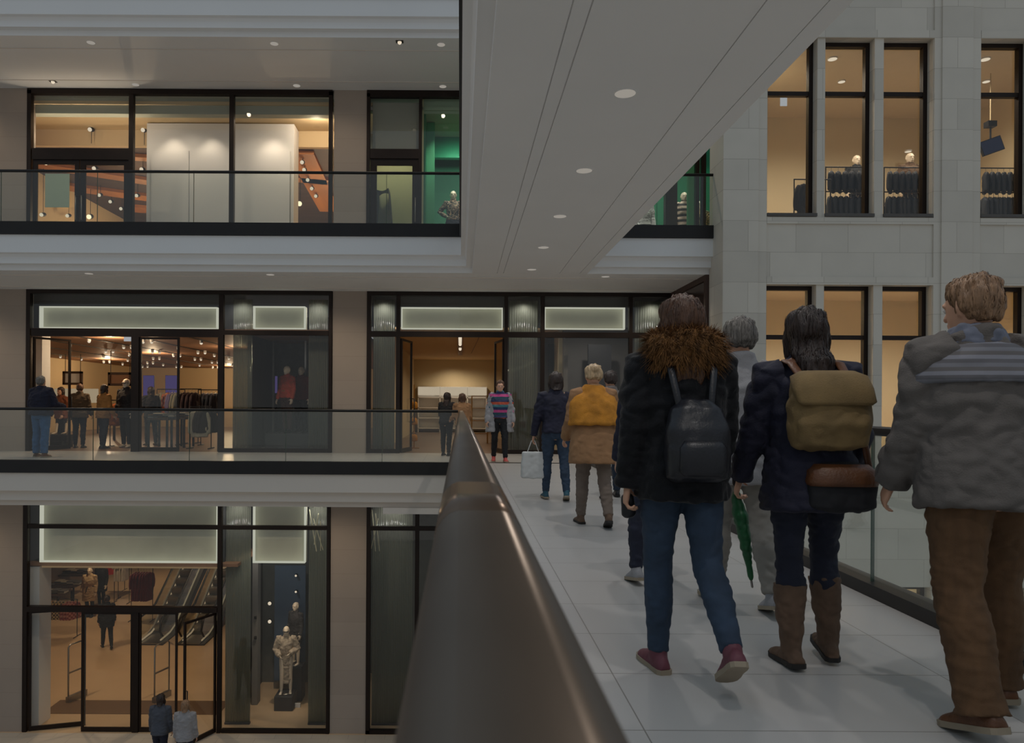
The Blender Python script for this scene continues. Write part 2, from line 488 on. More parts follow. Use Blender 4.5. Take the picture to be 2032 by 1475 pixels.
# --- upper storey, right shop (runs behind the bridge)
t = empty('shopfront', (X(1000), DS, LV), 'dark framed upper-storey shopfront running behind the bridge with green rooms inside', 'shopfront')
zt = Z(188, DS, 820)
f = MB(); xl, xr = X(728, DS, 315), 5.9
f.box(xl, xr, DS-.07, DS+.07, zt-.08, TOP2); f.box(xl, xl+.08, DS-.07, DS+.07, zb, zt); f.box(xr-.09, xr, DS-.07, DS+.07, zb, zt); f.box(xl, xr, DS-.07, DS+.07, zb, zb+.1)
f.build('outer_frame', M_frame, t)
prev = X(735, DS, 315)
for a, b in ((831, 837), (1030, 1037), (1212, 1219), (1391, 1400)):
    V_(MB(), a, b, zb+.1, zt-.08, py=315).build('mullion', M_frame, t)
    if a > 831: pane(t, prev, X(a, DS, 315), zb+.1, zt-.08)
    prev = X(b, DS, 315)
pane(t, prev, xr-.09, zb+.1, zt-.08)
V_(MB(), 735, 831, Z(316, DS, 780), Z(297, DS, 780), py=310).build('transom', M_frame, t)
pane(t, X(735, DS, 315), X(831, DS, 315), Z(297, DS, 780), zt-.08)
door_leaf(t, X(735, DS, 370), X(831)-X(735), 0, zb, Z(316, DS, 780), wf=.16, mh=M_steel)

# --- middle storey, left shop
t = empty('shopfront', (X(355), DS, 0), 'dark framed clothing shopfront left of the stone pier on the bridge storey', 'shopfront')
zt = LV-.975; z1 = Z(655, DS, 300); z2 = Z(664, DS, 300)
f = MB(); xl, xr = X(54, DS, 740), X(659, DS, 740)
f.box(xl, xr, DS-.07, DS+.07, zt-.1, zt); f.box(xl, xl+.1, DS-.07, DS+.07, 0, zt-.1); f.box(xr-.08, xr, DS-.07, DS+.07, 0, zt-.1)
f.build('outer_frame', M_frame, t)
V_(MB(), 435, 444, 0, zt-.1, py=740).build('mullion', M_frame, t)
V_(MB(), 64, 435, z2-.06, z1+.02, py=740).build('transom', M_frame, t)
V_(MB(), 444, 652, z2, z1, py=740).build('transom', M_frame, t)
V_(MB(), 262, 277, 0, z2-.06, py=740).build('mullion', M_frame, t)
V_(MB(), 444, 652, 0, .1, py=740).build('sill', M_frame, t)
pane(t, X(64, DS, 740), X(435, DS, 740), z1+.02, zt-.1); pane(t, X(444, DS, 740), X(652, DS, 740), z1, zt-.1)
pane(t, X(444, DS, 740), X(652, DS, 740), .1, z2)
zd = z2-.07
door_leaf(t, X(66, DS, 740), 1.0, R(62), .01, zd, wf=.05)
door_leaf(t, X(262, DS, 740), -.92, R(-72), .01, zd, wf=.05)
door_leaf(t, X(277, DS, 740), X(356)-X(277), 0, .01, zd, wf=.05)
door_leaf(t, X(434, DS, 740), -.9, R(-80), .01, zd, wf=.05)
sign(84, 434, 609, 654, DS+.3, 'long pale backlit sign box above the left clothing shop doors on the bridge storey')
sign(505, 607, 609, 654, DS+.3, 'short pale backlit sign box above the red sweater mannequin window')
fins(462, 500, DS+.45, 0, zt-.15, 12, 'left fluted glass screen beside the red sweater mannequin')
fins(612, 650, DS+.45, 0, zt-.15, 10, 'right fluted glass screen beside the red sweater mannequin')

# --- middle storey, right shop
t = empty('shopfront', (X(1000), DS, 0), 'dark framed shopfront with the open cream doorway at the end of the bridge', 'shopfront')
f = MB(); xl, xr = X(728, DS, 740), 5.29
f.box(xl, xr, DS-.07, DS+.07, zt-.1, zt); f.box(xl, xl+.1, DS-.07, DS+.07, 0, zt-.1); f.box(xr-.08, xr, DS-.07, DS+.07, 0, zt-.1)
f.build('outer_frame', M_frame, t)
prev = X(736, DS, 740)
for a, b in ((786, 794), (1000, 1007), (1072, 1080), (1247, 1254)):
    V_(MB(), a, b, 0, zt-.1, py=740).build('mullion', M_frame, t)
    V_(MB(), 913+(prev*F/DS), a, z2-.02, z1, py=803).build('transom', M_frame, t)
    pane(t, prev, X(a, DS, 740), z1, zt-.1)
    if a != 1000:
        pane(t, prev, X(a, DS, 740), .1, z2); MB().box(prev, X(a, DS, 740), DS-.05, DS+.05, 0, .1).build('sill', M_frame, t)
    prev = X(b, DS, 740)
V_(MB(), 913+(prev*F/DS), 1334, z2-.02, z1).build('transom', M_frame, t)
pane(t, prev, xr-.08, z1, zt-.1); pane(t, prev, xr-.08, .1, z2)
door_leaf(t, X(796, DS, 740), .95, R(78), .01, z2-.06, wf=.05)
door_leaf(t, X(999, DS, 740), -.95, R(-80), .01, z2-.06, wf=.05)
sign(797, 997, 611, 655, DS+.3, 'pale backlit sign box above the open cream doorway')
sign(1080, 1238, 611, 655, DS+.3, 'pale backlit sign box right of the open cream doorway')
fins(740, 783, DS+.4, 0, zt-.15, 10, 'fluted glass screen left of the open cream doorway')
fins(1009, 1066, DS+.4, 0, zt-.15, 12, 'fluted glass screen right of the open cream doorway')
fins(1258, 1325, DS+.4, 0, zt-.15, 14, 'fluted glass screen at the far right end of the bridge storey')

# side shopfront closing the landing on the right
t = empty('side_shopfront', (5.25, 17.3, 0), 'brown framed glazed side front at right end of the landing', 'shopfront')
f = MB()
f.box(5.2, 5.28, DE+.27, DS-.1, zt-.12, zt); f.box(5.2, 5.28, DE+.27, DE+.37, 0, zt-.12); f.box(5.2, 5.28, DS-.2, DS-.1, 0, zt-.12); f.box(5.2, 5.28, DE+.37, DS-.2, 2.5, 2.6)
f.build('outer_frame', mat('brown_frame', (70, 48, 40), .5), t)
MB().box(5.23, 5.25, DE+.37, DS-.2, 0, zt-.12).build('glass_pane', mat('brown_glass', (62, 48, 44), .15), t)

# --- ground floor, left shop
t = empty('shopfront', (X(350, DS, 1400), DS, GZ), 'tall dark framed ground-floor clothing shopfront with open glass doors', 'shopfront')
zt0 = -.975; za = Z(1214, DS, 250); zb_ = Z(1204, DS, 250); zc1, zc2 = Z(1050, DS, 350), Z(1042, DS, 350)
xl, xr = X(48, DS, 1230), X(655, DS, 1230); PY = 1230
f = MB(); f.box(xl, xl+.1, DS-.07, DS+.07, GZ, zt0); f.box(xr-.08, xr, DS-.07, DS+.07, GZ, zt0); f.box(xl, xr, DS-.07, DS+.07, zt0-.1, zt0)
f.build('outer_frame', M_frame, t)
V_(MB(), 432, 440, GZ, zt0-.1, py=PY).build('mullion', M_frame, t)
V_(MB(), 56, 432, zc1, zc2, py=PY).build('transom', M_frame, t); V_(MB(), 440, 648, zc1, zc2, py=PY).build('transom', M_frame, t)
V_(MB(), 56, 432, za, zb_, py=PY, dep=.18).build('transom', M_frame, t)
V_(MB(), 264, 276, GZ, za, py=1330).build('mullion', M_frame, t)
V_(MB(), 440, 648, GZ, GZ+.09, py=1450).build('sill', M_frame, t)
for xa, xb in ((56, 432), (440, 648)): pane(t, X(xa, DS, PY), X(xb, DS, PY), zc2, zt0-.1)
pane(t, X(56, DS, PY), X(432, DS, PY), zb_, zc1); pane(t, X(440, DS, PY), X(648, DS, PY), GZ+.09, zc1)
door_leaf(t, X(58, DS, 1330), 1.28, R(16), GZ+.01, za-.01, wf=.05, handle=False)
door_leaf(t, X(264, DS, 1330), X(162)-X(264), 0, GZ+.01, za-.01, wf=.055, handle=False)
door_leaf(t, X(276, DS, 1330), X(352)-X(276), 0, GZ+.01, za-.01, wf=.05, handle=False)
door_leaf(t, X(428, DS, 1330), -1.0, R(62), GZ+.01, za-.01, wf=.05)
sign(85, 434, 985, 1116, DS+.3, 'tall wide backlit sign box above the ground-floor doors')
sign(505, 607, 985, 1116, DS+.3, 'tall narrow backlit sign box above the ground-floor mannequins')
fins(447, 497, DS+.5, GZ, zt0-.2, 14, 'left tall fluted glass screen beside the ground-floor mannequins', 1300)
fins(612, 647, DS+.5, GZ, zt0-.2, 10, 'right tall fluted glass screen beside the ground-floor mannequins', 1300)

# --- ground floor, right shop
t = empty('shopfront', (X(900, DS, 1400), DS, GZ), 'dark glazed ground-floor shopfront right of the pier behind the handrail', 'shopfront')
xl, xr = X(727, DS, 1230), 5.9
f = MB(); f.box(xl, xl+.1, DS-.07, DS+.07, GZ, zt0); f.box(xr-.08, xr, DS-.07, DS+.07, GZ, zt0); f.box(xl, xr, DS-.07, DS+.07, zt0-.1, zt0); f.box(xl, xr, DS-.07, DS+.07, GZ, GZ+.09)
f.build('outer_frame', M_frame, t)
prev = xl+.1
for a, b in ((823, 831), (930, 938), (1040, 1048)):
    V_(MB(), a, b, GZ+.09, zt0-.1, py=PY).build('mullion', M_frame, t)
    MB().box(prev, X(a, DS, PY), DS-.06, DS+.06, zc1, zc2).build('transom', M_frame, t)
    pane(t, prev, X(a, DS, PY), GZ+.09, zc1); pane(t, prev, X(a, DS, PY), zc2, zt0-.1)
    prev = X(b, DS, PY)
pane(t, prev, xr-.08, GZ+.09, zt0-.1)
fins(738, 818, DS+.5, GZ, zt0-.2, 22, 'tall fluted glass screen in the ground-floor window right of the pier', 1300)

# ------------------------------------------------------------------ gallery railings
def railing(xa, xb, z0, label, joints, y=DE+.05):
    t = empty('glass_railing', ((xa+xb)/2, y, z0), label, 'railing')
    xs = [xa]+[j for j in joints if xa < j < xb]+[xb]
    for a, b in zip(xs, xs[1:]):
        MB().box(a+.006, b-.006, y-.009, y+.009, z0, z0+1.06).build('glass_panel', M_green_glass, t)
    for j in xs[1:-1]: MB().box(j-.004, j+.004, y-.01, y+.01, z0+.01, z0+1.05).build('joint', M_edge, t)
    MB().tube([(xa, y, z0+1.075), (xb, y, z0+1.075)], (.035, .030), 12, ref=(0, 1, 0), caps=False).build('handrail', M_black, t, smooth=True)
    return t


JX = [X(183, DE)-2.02*k for k in range(1, 6)][::-1]+[X(183, DE)+2.02*k for k in range(0, 10)]
railing(-19.5, BX0-.02, LV, 'glass gallery railing of the upper storey left of the bridge', [j+.06 for j in JX])
railing(2.98, 5.27, LV, 'glass gallery railing of the upper storey right of the bridge', [4.1])
railing(-19.5, BX0-.02, 0, 'glass gallery railing of the bridge storey left of the bridge', JX)
railing(2.86, 5.27, 0, 'glass gallery railing of the bridge storey right of the bridge', [4.1])


def superell(cx, cz, a, b, p=4.2, n=48):
    out = []
    for i in range(n):
        w = 2*PI*i/n; c, s = math.cos(w), math.sin(w)
        out.append((cx+a*abs(c)**(2/p)*(1 if c >= 0 else -1), cz+b*abs(s)**(2/p)*(1 if s >= 0 else -1)))
    return out


def bridge_rail(xr, xg, z0, y0, y1, label, big=True, base=None):
    t = empty('bridge_railing', (xg, (y0+y1)/2, z0), label, 'railing')
    a, b = (.055, .034) if big else (.04, .03)
    if big:
        hp = [(.0, 0), (.024, 0), (.028, -.0006), (.036, -.004), (.044, -.011), (.0505, -.021), (.054, -.033), (.052, -.046), (.043, -.057), (.03, -.062)]
        prof = [(xr+u, z0+1.094+v) for u, v in hp]+[(xr-u, z0+1.094+v) for u, v in hp[:0:-1]]
    else: prof = superell(xr, z0+1.094-b, a, b)
    MB().prism(prof, y0, y1, 'y').build('handrail', M_rail if big else M_black, t, smooth=True)
    if big and z0 == 0:
        cx_, cz_ = xr, z0+1.094-.031
        MB().prism([(cx_+(u-cx_)*1.008, cz_+(v-cz_)*1.012) for u, v in prof], .90, 1.23, 'y').build('joint_sleeve', mat('bronze_sleeve', (112, 94, 80), .26, .85, var=.1), t, smooth=True)
    y = y0; k = 0
    while y < y1-.1:
        ye = min(y+1.98, y1)
        MB().box(xg-.009, xg+.009, y+.006, ye-.006, z0+.03, z0+1.05).build('glass_panel', M_green_glass, t)
        if ye < y1: MB().box(xg-.01, xg+.01, ye-.005, ye+.005, z0+.05, z0+1.045).build('joint', M_edge, t)
        y = ye
    bx = base or (xg-.04, xg+.04)
    MB().box(bx[0], bx[1], y0, y1, z0+.001, z0+.085).build('base_rail', M_black, t)
    return t


bridge_rail(.024, .024, 0, -3, DE+.02, 'broad bronze-black handrail and glass in the foreground along the left bridge edge', True, (-.03, .10))
bridge_rail(2.70, 2.69, 0, -3, DE+.02, 'glass railing with black base along the right bridge edge behind the walkers', False, (2.63, 2.79))
bridge_rail(.024, .024, LV, -3, DE+.02, 'black railing on the left edge of the bridge above', False, (-.03, .10))
bridge_rail(2.90, 2.89, LV, -3, DE+.02, 'railing on the right edge of the bridge above', False, (2.84, 2.94))

# ------------------------------------------------------------------ stone facade on the right
def opening_wall(n, rects, x0, x1, z0, z1, y0, y1, m):
    """solid wall with rectangular openings, built from rows of boxes"""
    zs = sorted({z0, z1} | {r[2] for r in rects} | {r[3] for r in rects}); mb = MB()
    for a, b in zip(zs, zs[1:]):
        cuts = sorted((r[0], r[1]) for r in rects if r[2] <= a+1e-6 and r[3] >= b-1e-6)
        x = x0
        for c, d in cuts:
            if c > x: mb.box(x, c, y0, y1, a, b)
            x = d
        if x < x1: mb.box(x, x1, y0, y1, a, b)
    S(mb, n, m)


SX0 = P(1433, 400, DW).x
wx = [(1522, 1621.5), (1637, 1735), (1753, 1851), (1944.5, 2043), (2059, 2157)]
zw0, zw1 = Z(425, DW, 1600), Z(76, DW, 1700)
rects = []
for a, b in wx:
    xa, xb = X(a, DW, 250), X(b, DW, 250)
    rects += [(xa, xb, zw0, zw1), (xa, xb, zw0-LV, zw1-LV)]
    rects += [(xa, xb, GZ+.25, GZ+4.55)]
opening_wall('wall_stone', rects, SX0, 13.6, GZ, 11.6, DW, DW+.34, M_stone)
S(MB().box(SX0, SX0+.3, DW+.34, 16.05, GZ, 11.6), 'wall_stone_return', M_stone)
for z0, nm in ((LV, 'upper'), (0, 'middle')): S(MB().box(5.29, 6.95, 16.06, DS+.1, z0-.26, z0), 'floor_gallery_end_%s' % nm, M_tile)
# projecting pilasters and the recessed look of spandrels: raised bands round each window group
def band(n, px0, px1, za, zb, dep=.05): S(MB().box(X(px0, DW, 250), X(px1, DW, 250), DW-dep, DW+.05, za, zb), n, M_stone)


band('trim_30', 1434, 1504, GZ, 11.6, .06); band('trim_31', 1866, 1927, GZ, 11.6, .06)
for k, z0 in enumerate((0, -LV)):
    for j, (a, b) in enumerate(((1522, 1852), (1944.5, 2160))):
        i = 40+k*10+j
        band('trim_%d' % i, a, b, zw0+z0-.20, zw0+z0-.07, .03)
        band('trim_%d' % (i+4), a, b, zw1+z0, zw1+z0+.16, .03)
for j, (a, b) in enumerate(((1505, 1521.5), (1852, 1866), (1928, 1944))):
    band('trim_%d' % (60+j), a, b, GZ, 11.6, .03)
# windows: recessed dark frames, sill, transom, panes
wn = 0
for lev in (1, 0, -1):
    for i, (a, b) in enumerate(wx[:4] if lev != -1 else wx[:4]):
        xa, xb = X(a, DW, 250), X(b, DW, 250)
        if lev >= 0: z0_, z1_ = zw0-LV*(1-lev), zw1-LV*(1-lev)
        else: z0_, z1_ = GZ+.25, GZ+4.55
        wn += 1; y = DW+.19
        t = empty('window_%d' % wn, ((xa+xb)/2, y, z0_), kind='structure')
        f = MB(); w = .085
        f.box(xa, xa+w, y, y+.12, z0_, z1_); f.box(xb-w, xb, y, y+.12, z0_, z1_); f.box(xa+w, xb-w, y, y+.12, z1_-w, z1_); f.box(xa+w, xb-w, y, y+.12, z0_, z0_+.05)
        zt_ = z0_+(Z(178, DW, 1700)-zw0)
        f.box(xa+w, xb-w, y+.01, y+.11, zt_-.05, zt_+.04)
        f.build('window_frame', M_frame, t)
        MB().box(xa+w, xb-w, y+.05, y+.065, z0_+.05, z1_-w).build('glass_pane', M_glass, t)
        MB().box(xa+.002, xb-.002, DW-.04, y, z0_-.05, z0_+.012).build('sill', mat('dark_sill', (84, 80, 76), .5), t)

# ------------------------------------------------------------------ rooms behind the glass
def room(n, x0, x1, y0, y1, z0, z1, mw, mc, left=True, right=True, back=True):
    w = MB()
    if back: w.box(x0-.1, x1+.1, y1, y1+.1, z0, z1)
    if left: w.box(x0-.1, x0, y0, y1, z0, z1)
    if right: w.box(x1, x1+.1, y0, y1, z0, z1)
    if w.v: S(w, 'wall_room_%s' % n, mw)
    S(MB().box(x0-.1, x1+.1, y0, y1+.1, z1, z1+.08), 'ceiling_room_%s' % n, mc)


def spot_disc(loc, r_, name, label, cat, group, m=None, down=True, rim=None):
    t = empty(name, loc, label, cat, group)
    MB().lathe(loc, [(r_, -.004), (r_, .03), (.01, .03)], 20).build('rim', rim or M_white, t, smooth=False)
    MB().lathe(Vector(loc), [(r_*.86, -.007), (r_*.86, -.003), (.005, -.003)], 20).build('lamp_face', m or M_lamp, t)
    return t


# stone building rooms
SR = 7.5
for nm, za, zb in (('upper', LV, 9.1), ('middle', 0, 4.15), ('ground', GZ, -1.85)):
    S(MB().prism([(6.05, DW+.35), (6.12, DW+.35), (7.52, 20.45), (7.45, 20.45)], za, zb, 'z'), 'wall_room_stone_%s_side' % nm, M_cream2)
    S(MB().prism([(6.05, DW+.35), (7.5, DW+.35), (7.5, 20.45)], zb-.08, zb, 'z'), 'ceiling_room_stone_%s_corner' % nm, mat('cream_ceiling', (214, 200, 176), .8, var=.02))
    S(MB().prism([(6.05, DW+.35), (7.5, DW+.35), (7.5, 20.45)], za-.19, za, 'z'), 'floor_room_stone_%s_corner' % nm, M_shopfloor)
room('stone_upper', SR, 13.6, DW+.34, 20.4, LV, 9.02, M_cream2, mat('cream_ceiling', (214, 200, 176), .8, var=.02), left=False)
S(MB().box(SR, 13.6, DW+.34, 20.5, LV-.2, LV), 'floor_stone_upper', M_shopfloor)
room('stone_middle', SR, 13.6, DW+.34, 20.4, 0, 4.08, M_cream2, mat('cream_ceiling', (214, 200, 176)), left=False)
S(MB().box(SR, 13.6, DW+.34, 20.5, -.2, 0), 'floor_stone_middle', M_shopfloor)
room('stone_ground', SR, 13.6, DW+.34, 20.4, GZ, -1.9, M_cream2, mat('cream_ceiling', (214, 200, 176)), left=False)
for x in (7.0, 9.2, 11.5):
    for z in (8.95, 4.0, -2.0):
        lamp('stone_room_lamp', (x, 17.6, z), 190, (1, .90, .74), ang=155, rad=.06, to=(x, 17.6, z-1))
for i, (px, py, w) in enumerate(((1652, 113, 'first'), (1670, 158, 'second'), (1955, 112, 'third'), (1957, 156, 'fourth'), (1802, 301, 'fifth'))):
    d = (9.02-.02-EYE)*F/(CY-py) if py < 200 else 19.9
    q = P(px, py, d)
    spot_disc((q.x, d, 9.0 if py < 200 else q.z), .11 if py < 140 else .09, 'ceiling_lamp', ['round warm ceiling lamp at the top of the second upper stone window', 'small ceiling lamp below and right of the lamp in the second upper stone window', 'round warm ceiling lamp at the top of the fourth upper stone window', 'small ceiling lamp below the lamp in the fourth upper stone window', 'small lamp glowing low in the third upper stone window'][i], 'ceiling lamp', None, M_spot)
for i, (px, py) in enumerate(((1670, 603), (1655, 622), (1543, 622), (1960, 596))):
    d = (4.06-EYE)*F/(CY-py); q = P(px, py, d)
    spot_disc((q.x, d, 4.07), .2 if i == 0 else .1, 'ceiling_lamp', ['wide ceiling lamp at top of the second lower stone window', 'small ceiling lamp under the wide lamp in the second lower stone window', 'small ceiling lamp in the first lower stone window', 'ceiling lamp in the lower stone window beyond the man in grey'][i], 'ceiling lamp', None, M_spot)
# white hanging sign in the first upper window
a = P(1553, 199, 18.0)
MB().box(a.x-.06, a.x+.10, 17.98, 18.0, a.z-.14, a.z+.14).build('hanging_sign', emit('sign_white_glow', (235, 240, 245), .42), label='small white lit sign hanging in the first upper stone window', cat='sign')

# upper left shop: white box, warm timber ceiling
x0, x1 = -13.0, X(690)
room('upper_left', -13.0, X(726), DS+.2, 32, LV, 8.72, M_cream, M_cream, right=False)
S(MB().box(X(700), X(700)+.12, DS+.2, 32, LV, 8.72), 'wall_room_upper_divider', M_cream)
S(MB().box(-13, X(700), DS+.25, DS+.5, 8.5, 8.9), 'trim_70', mat('greenish_bulkhead', (176, 180, 164), .8, var=.02))
S(MB().box(-13, X(700), 20.8, 20.95, 8.28, 8.72), 'trim_71', M_cream)
S(MB().box(-13, X(700), 20.95, 32, 8.28, 8.36), 'ceiling_timber', M_dwood)
bm_ = [(-12.6, 22.2, -9.2, 24.4, .55), (-12.8, 24.6, -7.8, 27.5, .7), (-12.0, 27.2, -8.4, 28.6, .8), (-10.9, 21.3, -7.6, 21.9, .35), (-4.5, 21.1, -4.75, 27.4, .75), (-6.2, 23.2, -4.2, 23.8, .5)]
for i, (xa, ya, xb, yb, w) in enumerate(bm_):
    d = Vector((xb-xa, yb-ya, 0)).normalized(); n_ = Vector((-d.y, d.x, 0))*w/2
    pts = [Vector((xa, ya, 0))+n_, Vector((xb, yb, 0))+n_, Vector((xb, yb, 0))-n_, Vector((xa, ya, 0))-n_]
    MB().add([(p.x, p.y, 8.18) for p in pts]+[(p.x, p.y, 8.28) for p in pts], [(0, 1, 2, 3), (7, 6, 5, 4), (0, 4, 5, 1), (1, 5, 6, 2), (2, 6, 7, 3), (3, 7, 4, 0)]).build(
        'ceiling_board', M_wood, label=['orange timber ceiling board behind the left upper shop door', 'long orange timber ceiling board behind the blank poster', 'deepest orange timber ceiling board in the upper left shop', 'front orange timber ceiling board behind the door heads', 'orange timber ceiling board with a row of lamps right of the white box', 'short orange timber ceiling board right of the white box'][i], cat='ceiling board')
# the white spot-lit box
bx0, bx1 = X(291, 20.2, 340), X(583, 20.2, 340)
t = empty('display_box', ((bx0+bx1)/2, 21, LV), 'large white spot-lit box behind the upper shop glass', 'display wall')
MB().box(bx0, bx1, 20.2, 20.78, LV, 8.69).build('body', M_white, t)
for a, b in ((300, 374), (376, 458), (467, 575)):
    MB().box(X(a, 20.15, 400), X(b, 20.15, 400), 20.15, 20.2, LV+.02, Z(299, 20.15, 430)).build('front_panel', M_white, t)
for i, px in enumerate((335, 413, 538)):
    q = P(px, 236, 19.85)
    spot_disc((q.x, 19.75, 8.715), .07, 'ceiling_spot', 'ceiling spot washing the white box, %s of three from the left' % ('first', 'second', 'third')[i], 'ceiling spot', None, M_spot)
    lamp('box_wash', (q.x, 19.70, 8.66), 34, WARM2, ang=75, blend=1, rad=.04, to=(q.x, 20.25, 7.0))
for x in (-10.2, -8.7): lamp('ceiling_fill', (x, 19.0, 7.42), 42, WARM2, ang=150, rad=.04, to=(x, 19.6, 9))  # added fill hidden behind the door head, brightens the ceiling
for x in (-9.9, -7.2, -5.2): lamp('upper_left_fill', (x, 19.45, 8.55), 20, WARM2, ang=165, to=(x, 19.7, 0))  # general fill added to brighten the front of the shop
lamp('upper_left_fill', (-3.75, 19.5, 8.5), 60, WARM2, 'POINT')  # hidden point light added to brighten the ceiling
for x, y in ((-9.6, 22.6), (-10.9, 26.0), (-8.4, 26.6), (-4.3, 23.6), (-4.4, 26.5)):
    lamp('timber_fill', (x, y, 6.2), 95, WARM, 'POINT', rad=.05)  # added fill without a fixture, lifts the dim timber boards
STAR = emit('bright_lamp', (255, 232, 190), 1.6)
stars = [(93, 322, 21.2), (178, 430, 24.6), (595, 404, 23.2), (600, 322, 21.4), (604, 337, 22.1), (611, 357, 23.1), (619, 374, 24.0), (627, 389, 24.9), (180, 257, 20.6), (285, 258, 20.7), (188, 334, 21.8), (282, 336, 21.8), (198, 387, 24.5), (220, 400, 25.5), (272, 388, 24.4), (241, 414, 26.2), (135, 428, 24.4), (84, 426, 22.5)]
for i, (px, py, d) in enumerate(stars):
    q = P(px, py, d); big = i < 3
    r_ = .075 if big else .055
    t = empty('spotlight', q, ('bright star-like spotlight in the upper left shop, %s' % ('behind the left door head', 'low behind the right door leaf', 'low at right of the white box')[i]) if big else 'small round spotlight hanging under the ceiling of the upper left shop', 'spotlight', None if big else 'small spotlights in the upper left shop')
    MB().tube([q, q+Vector((0, .1, .03))], (r_*1.1, r_*1.1), 10).build('housing', M_black, t, smooth=True)
    MB().ball(q+Vector((0, -.05, -.02)), r_, 10).build('bulb', STAR if big else M_spot, t, smooth=True)
    MB().tube([q+Vector((0, .05, .02)), Vector((q.x, q.y+.05, 8.3))], .008, 6).build('stem', M_black, t)

# upper right: stock room behind the door, then emerald shop
S(MB().box(X(728), X(828), 20.6, 20.7, LV, TOP2-.1), 'wall_stock_room', mat('pale_yellow_wall', (196, 196, 150), .8, var=.02))
S(MB().box(X(835)-.05, X(835)+.02, DS+.2, 20.7, LV, TOP2-.1), 'wall_stock_divider', mat('pale_yellow_wall', (196, 196, 150)))
S(MB().box(X(700), X(835), DS+.2, 20.7, 8.62, 8.7), 'ceiling_stock_room', M_white)
S(MB().box(X(700), 6.9, DS+.26, DS+.3, 8.55, 9.02), 'trim_77', mat('sage_ceiling', (160, 186, 158), .8, var=.02))
lamp('stock_lamp', (-1.8, 19.6, 8.5), 50, (1, .98, .8), ang=150, to=(-1.8, 19.6, 0))
S(MB().box(X(735), X(831), DS+.12, DS+.16, Z(296, DS, 780), Z(200, DS, 780)), 'trim_72', mat('grey_blind', (150, 152, 140), .8, var=.02))
a = P(775, 445, 20.2)
MB().tube([(a.x-.45, 20.3, LV), (a.x-.35, 20.3, LV+1.9), (a.x-.05, 20.3, LV+1.95), (a.x+.12, 20.3, LV)], (.012, .3), 8, caps=False).build('display_stand', M_dgrey, label='dark grey slanted stand behind the upper stock room door', cat='stand')
S(MB().box(X(836), 8.6, 22.6, 22.7, LV, 9.3), 'wall_emerald', M_green)
S(MB().box(X(836), X(836)+.05, DS+.3, 22.6, LV, 8.9), 'wall_emerald_side', M_green)
S(MB().box(X(836), 6.9, DS+.2, 22.7, 8.62, 8.7), 'ceiling_emerald', mat('sage_ceiling', (160, 186, 158), .8, var=.02))
S(MB().box(X(836), 6.4, 20.9, 21.1, 8.05, 8.62), 'trim_73', M_green)
for i, (px0, px1, d) in enumerate(((846, 862, 19.8), (1369, 1380, 19.3))):
    t = MB().box(X(px0, d, 320), X(px1, d, 320), d, d+.25, LV, 8.6).build('display_column', mat('pale_green_column', (70, 160, 112), .5, var=.03), label=['pale green column at the left edge of the emerald shop', 'pale green column between mannequins of the emerald shop'][i], cat='column')
MB().box(X(1319, 19.3, 380), X(1342, 19.3, 380), 19.2, 19.4, LV, 7.5).build('display_column', M_black, label='black display column left of the striped mannequin in the emerald shop', cat='column')
for x in (-.1, 2.4, 4.4, 5.9):
    lamp('emerald_fill', (x, 20.1, 7.9), 70, (.95, 1, .9), ang=165, to=(x, 22.4, 6.2)); lamp('emerald_fill', (x, 19.3, 8.5), 110, (1, .95, .86), ang=110, to=(x, 20.4, 6.0))  # unseen lamps added to brighten the green wall and the mannequins
t = empty('track_spot', P(871, 215, 19.6), 'white track spotlight on a ceiling rail in the emerald shop', 'track light')
q = P(871, 215, 19.6)
MB().tube([(q.x-.8, q.y, q.z+.28), (q.x+2.4, q.y, q.z+.28)], .02, 8).build('track', M_dgrey, t)
MB().tube([q+Vector((0, 0, .27)), q+Vector((0, 0, .1))], .015, 8).build('stem', M_dgrey, t)
MB().tube([q+Vector((0, 0, .12)), q+Vector((0, -.03, -.1))], (.06, .085), 12).build('head', M_steel, t, smooth=True)
MB().ball(q+Vector((0, -.04, -.14)), .06, 10).build('bulb', M_spot, t, smooth=True)

# middle left shop (large store)
XM0 = -16.4
room('middle_left', XM0, -2.6, DS+.2, 38.5, 0, 3.0, M_cream, M_copper, right=False)
S(MB().box(-5.55, -5.45, DS+.9, 24, 0, LV-1.2), 'wall_store_divider', mat('smoky_divider', (70, 66, 60), .5))
S(MB().box(-5.45, -2.7, 22.5, 22.6, 0, LV-1.2), 'wall_window_back', mat('dark_window_back', (104, 106, 102), .5, var=.1))
S(MB().box(XM0, -5.5, DS+.45, DS+.6, 3.0, 4.0), 'trim_74', M_dgrey)
MB().box(X(70, 19.6), X(87, 19.6), 19.5, 19.9, 0, 2.99).build('column', M_white, label='white square column just inside the left clothing shop door', cat='column')
for k, x in enumerate((-15.0, -13.4, -11.8, -10.3, -8.8, -7.3, -5.9)):
    MB().box(x-.05, x+.05, DS+.7, 38.4, 2.985, 3.002).build('ceiling_slot', M_black, label='dark lighting slot running back along the store ceiling', cat='ceiling slot', group='ceiling slots of the bridge-storey clothing store')
LSP = None; GSP = 'spot lamps in the store ceiling on the bridge storey'
